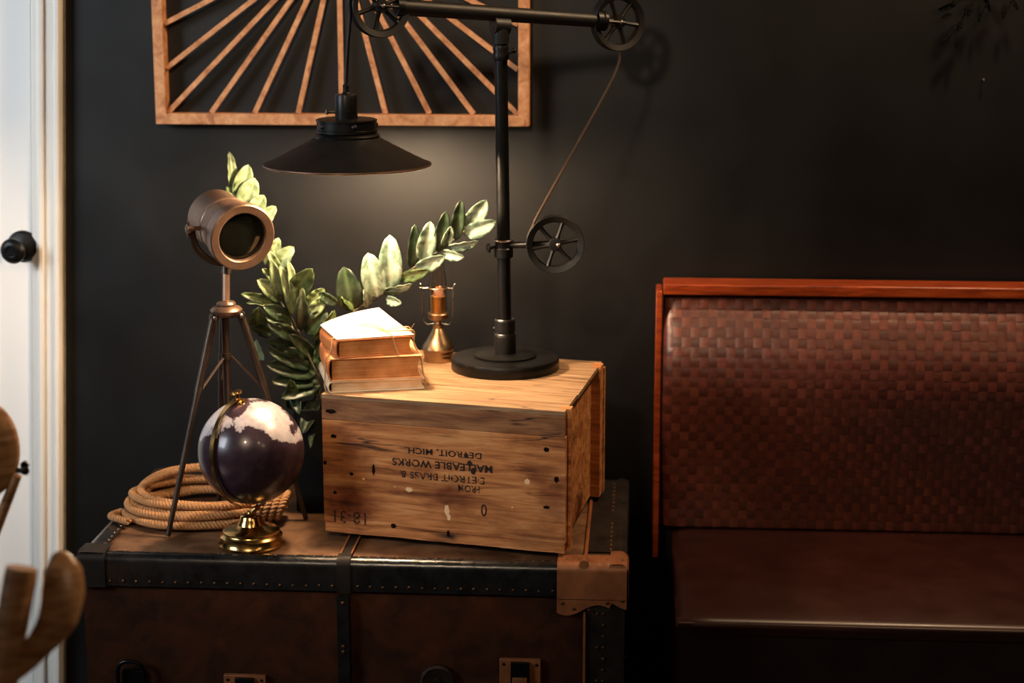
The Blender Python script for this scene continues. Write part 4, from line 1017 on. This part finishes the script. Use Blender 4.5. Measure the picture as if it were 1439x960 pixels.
bm = bmnew(); q = onY(33, 662, C2+.005); lathe(bm, [(.004, -.012), (.004, .0), (.0058, .001), (.0058, .006), (0, .008)], q, (.8,-.5,.1), 12); lathe(bm, [(.0058, 0), (.0058, .005)], q+Vector((-.002, .01, .005)), (0,1,0), 12); obj('bolt', bm, M['black'], ch2)
px_, py_ = p1.x-.14, p1.y-.02
bm = bmnew(); box(bm, (px_-.20, py_+.18, .43), (.42, .42, .03)); obj('seat', bm, M['chairwood'], ch2, bevel=.008)
bm = bmnew(); tube(bm, [rcn-Vector((.02,-.02,.05)), Vector((px_-.36, py_, .42)), Vector((px_-.37, py_, .003))], .013, 12); obj('post', bm, M['chairwood'], ch2)
for dx in (0, -.38):
    bm = bmnew(); tube(bm, [(px_+dx-.02, py_+.37, .42), (px_+dx-.02, py_+.38, .003)], .013, 12); obj('leg', bm, M['chairwood'], ch2)

# ================================================================== dark sprig and nail at the upper right
vn = thing('hanging_branch', onY(1372, -40, -.01), 'dark leafy branch hanging at the top right of the wall', 'branch')
tw1 = [onY(1420, -60, -.012), onY(1400, -20, -.02), onY(1368, 2, -.03), onY(1350, 30, -.03), onY(1334, 50, -.028)]
bm = bmnew(); tube(bm, spline(tw1, 6), .0014, 6); tube(bm, spline([tw1[1], onY(1385, 8, -.03), onY(1377, 26, -.03)], 5), .001, 6); tube(bm, spline([tw1[1], onY(1420, 0, -.03), onY(1410, 22, -.03)], 5), .001, 6); tube(bm, spline([tw1[2], onY(1345, 2, -.03), onY(1325, 10, -.03)], 5), .001, 6); sv_ = obj('stem', bm, M['twig'], vn)
for b, t, w in (((1368,0),(1360,24),7), ((1352,28),(1345,44),7), ((1347,32),(1322,62),7), ((1344,50),(1343,68),5), ((1350,-4),(1336,8),7), ((1345,4),(1318,14),7), ((1376,4),(1376,32),5), ((1385,-5),(1392,16),6), ((1412,4),(1409,28),6), ((1360,4),(1356,20),6), ((1338,20),(1322,26),6), ((1420,-4),(1430,14),6), ((1400,-10),(1380,-2),7)):
    leaf(sv_, b, t, w, -.03, -.034, M['twig'], random.uniform(-.4, .4))
p = onY(1380, 113, 0); bm = bmnew(); lathe(bm, [(.0012, 0), (.0012, .012), (.0028, .0125), (.0024, .014), (0, .0145)], p, (0,-1,.15), 12); tag(obj('wall_nail', bm, M['steel']), 'small shiny nail in the dark wall at the right', 'nail')

# ================================================================== lights
def area(name, loc, target, sx, sy, power, col):
    l = bpy.data.lights.new(name, 'AREA'); l.shape = 'RECTANGLE'; l.size = sx; l.size_y = sy; l.energy = power; l.color = col
    o = bpy.data.objects.new(name, l); COL.objects.link(o); o.location = loc; o.rotation_euler = (Vector(target)-Vector(loc)).to_track_quat('-Z', 'Y').to_euler(); return o
def point(name, loc, power, col, r):
    l = bpy.data.lights.new(name, 'POINT'); l.energy = power; l.color = col; l.shadow_soft_size = r
    o = bpy.data.objects.new(name, l); COL.objects.link(o); o.location = loc; return o
area('window_daylight', (-3.6, -2.3, 2.2), (-1.25, 0, 1.2), 1.3, 1.2, 15, (.84, .92, 1.0)).data.spread = math.radians(62)
sp_l = bpy.data.lights.new('ceiling_spot', 'SPOT'); sp_l.energy = 98; sp_l.color = (1, .76, .52); sp_l.shadow_soft_size = .11; sp_l.spot_size = math.radians(32); sp_l.spot_blend = .6
sp_o = bpy.data.objects.new('ceiling_spot', sp_l); COL.objects.link(sp_o); sp_o.location = (-.75, -3.15, 2.45); sp_o.rotation_euler = (Vector((-.52, -.35, 1.05))-sp_o.location).to_track_quat('-Z', 'Y').to_euler()
point('ceiling_lamp', (.85, -3.1, 2.5), 13, (1, .68, .40), .12)
point('ceiling_lamp', (1.9, -3.6, 2.5), 14, (1, .70, .42), .2)
point('ceiling_lamp', (.75, -.50, 2.60), 120, (1, .66, .38), .08)
w = bpy.data.worlds.new('world'); SC.world = w; w.use_nodes = True
w.node_tree.nodes['Background'].inputs[0].default_value = (.5, .42, .36, 1); w.node_tree.nodes['Background'].inputs[1].default_value = .004
vs_ = SC.view_settings; vs_.view_transform = 'Standard'; vs_.look = 'None'; vs_.gamma = 1; vs_.exposure = 0; vs_.use_curve_mapping = False
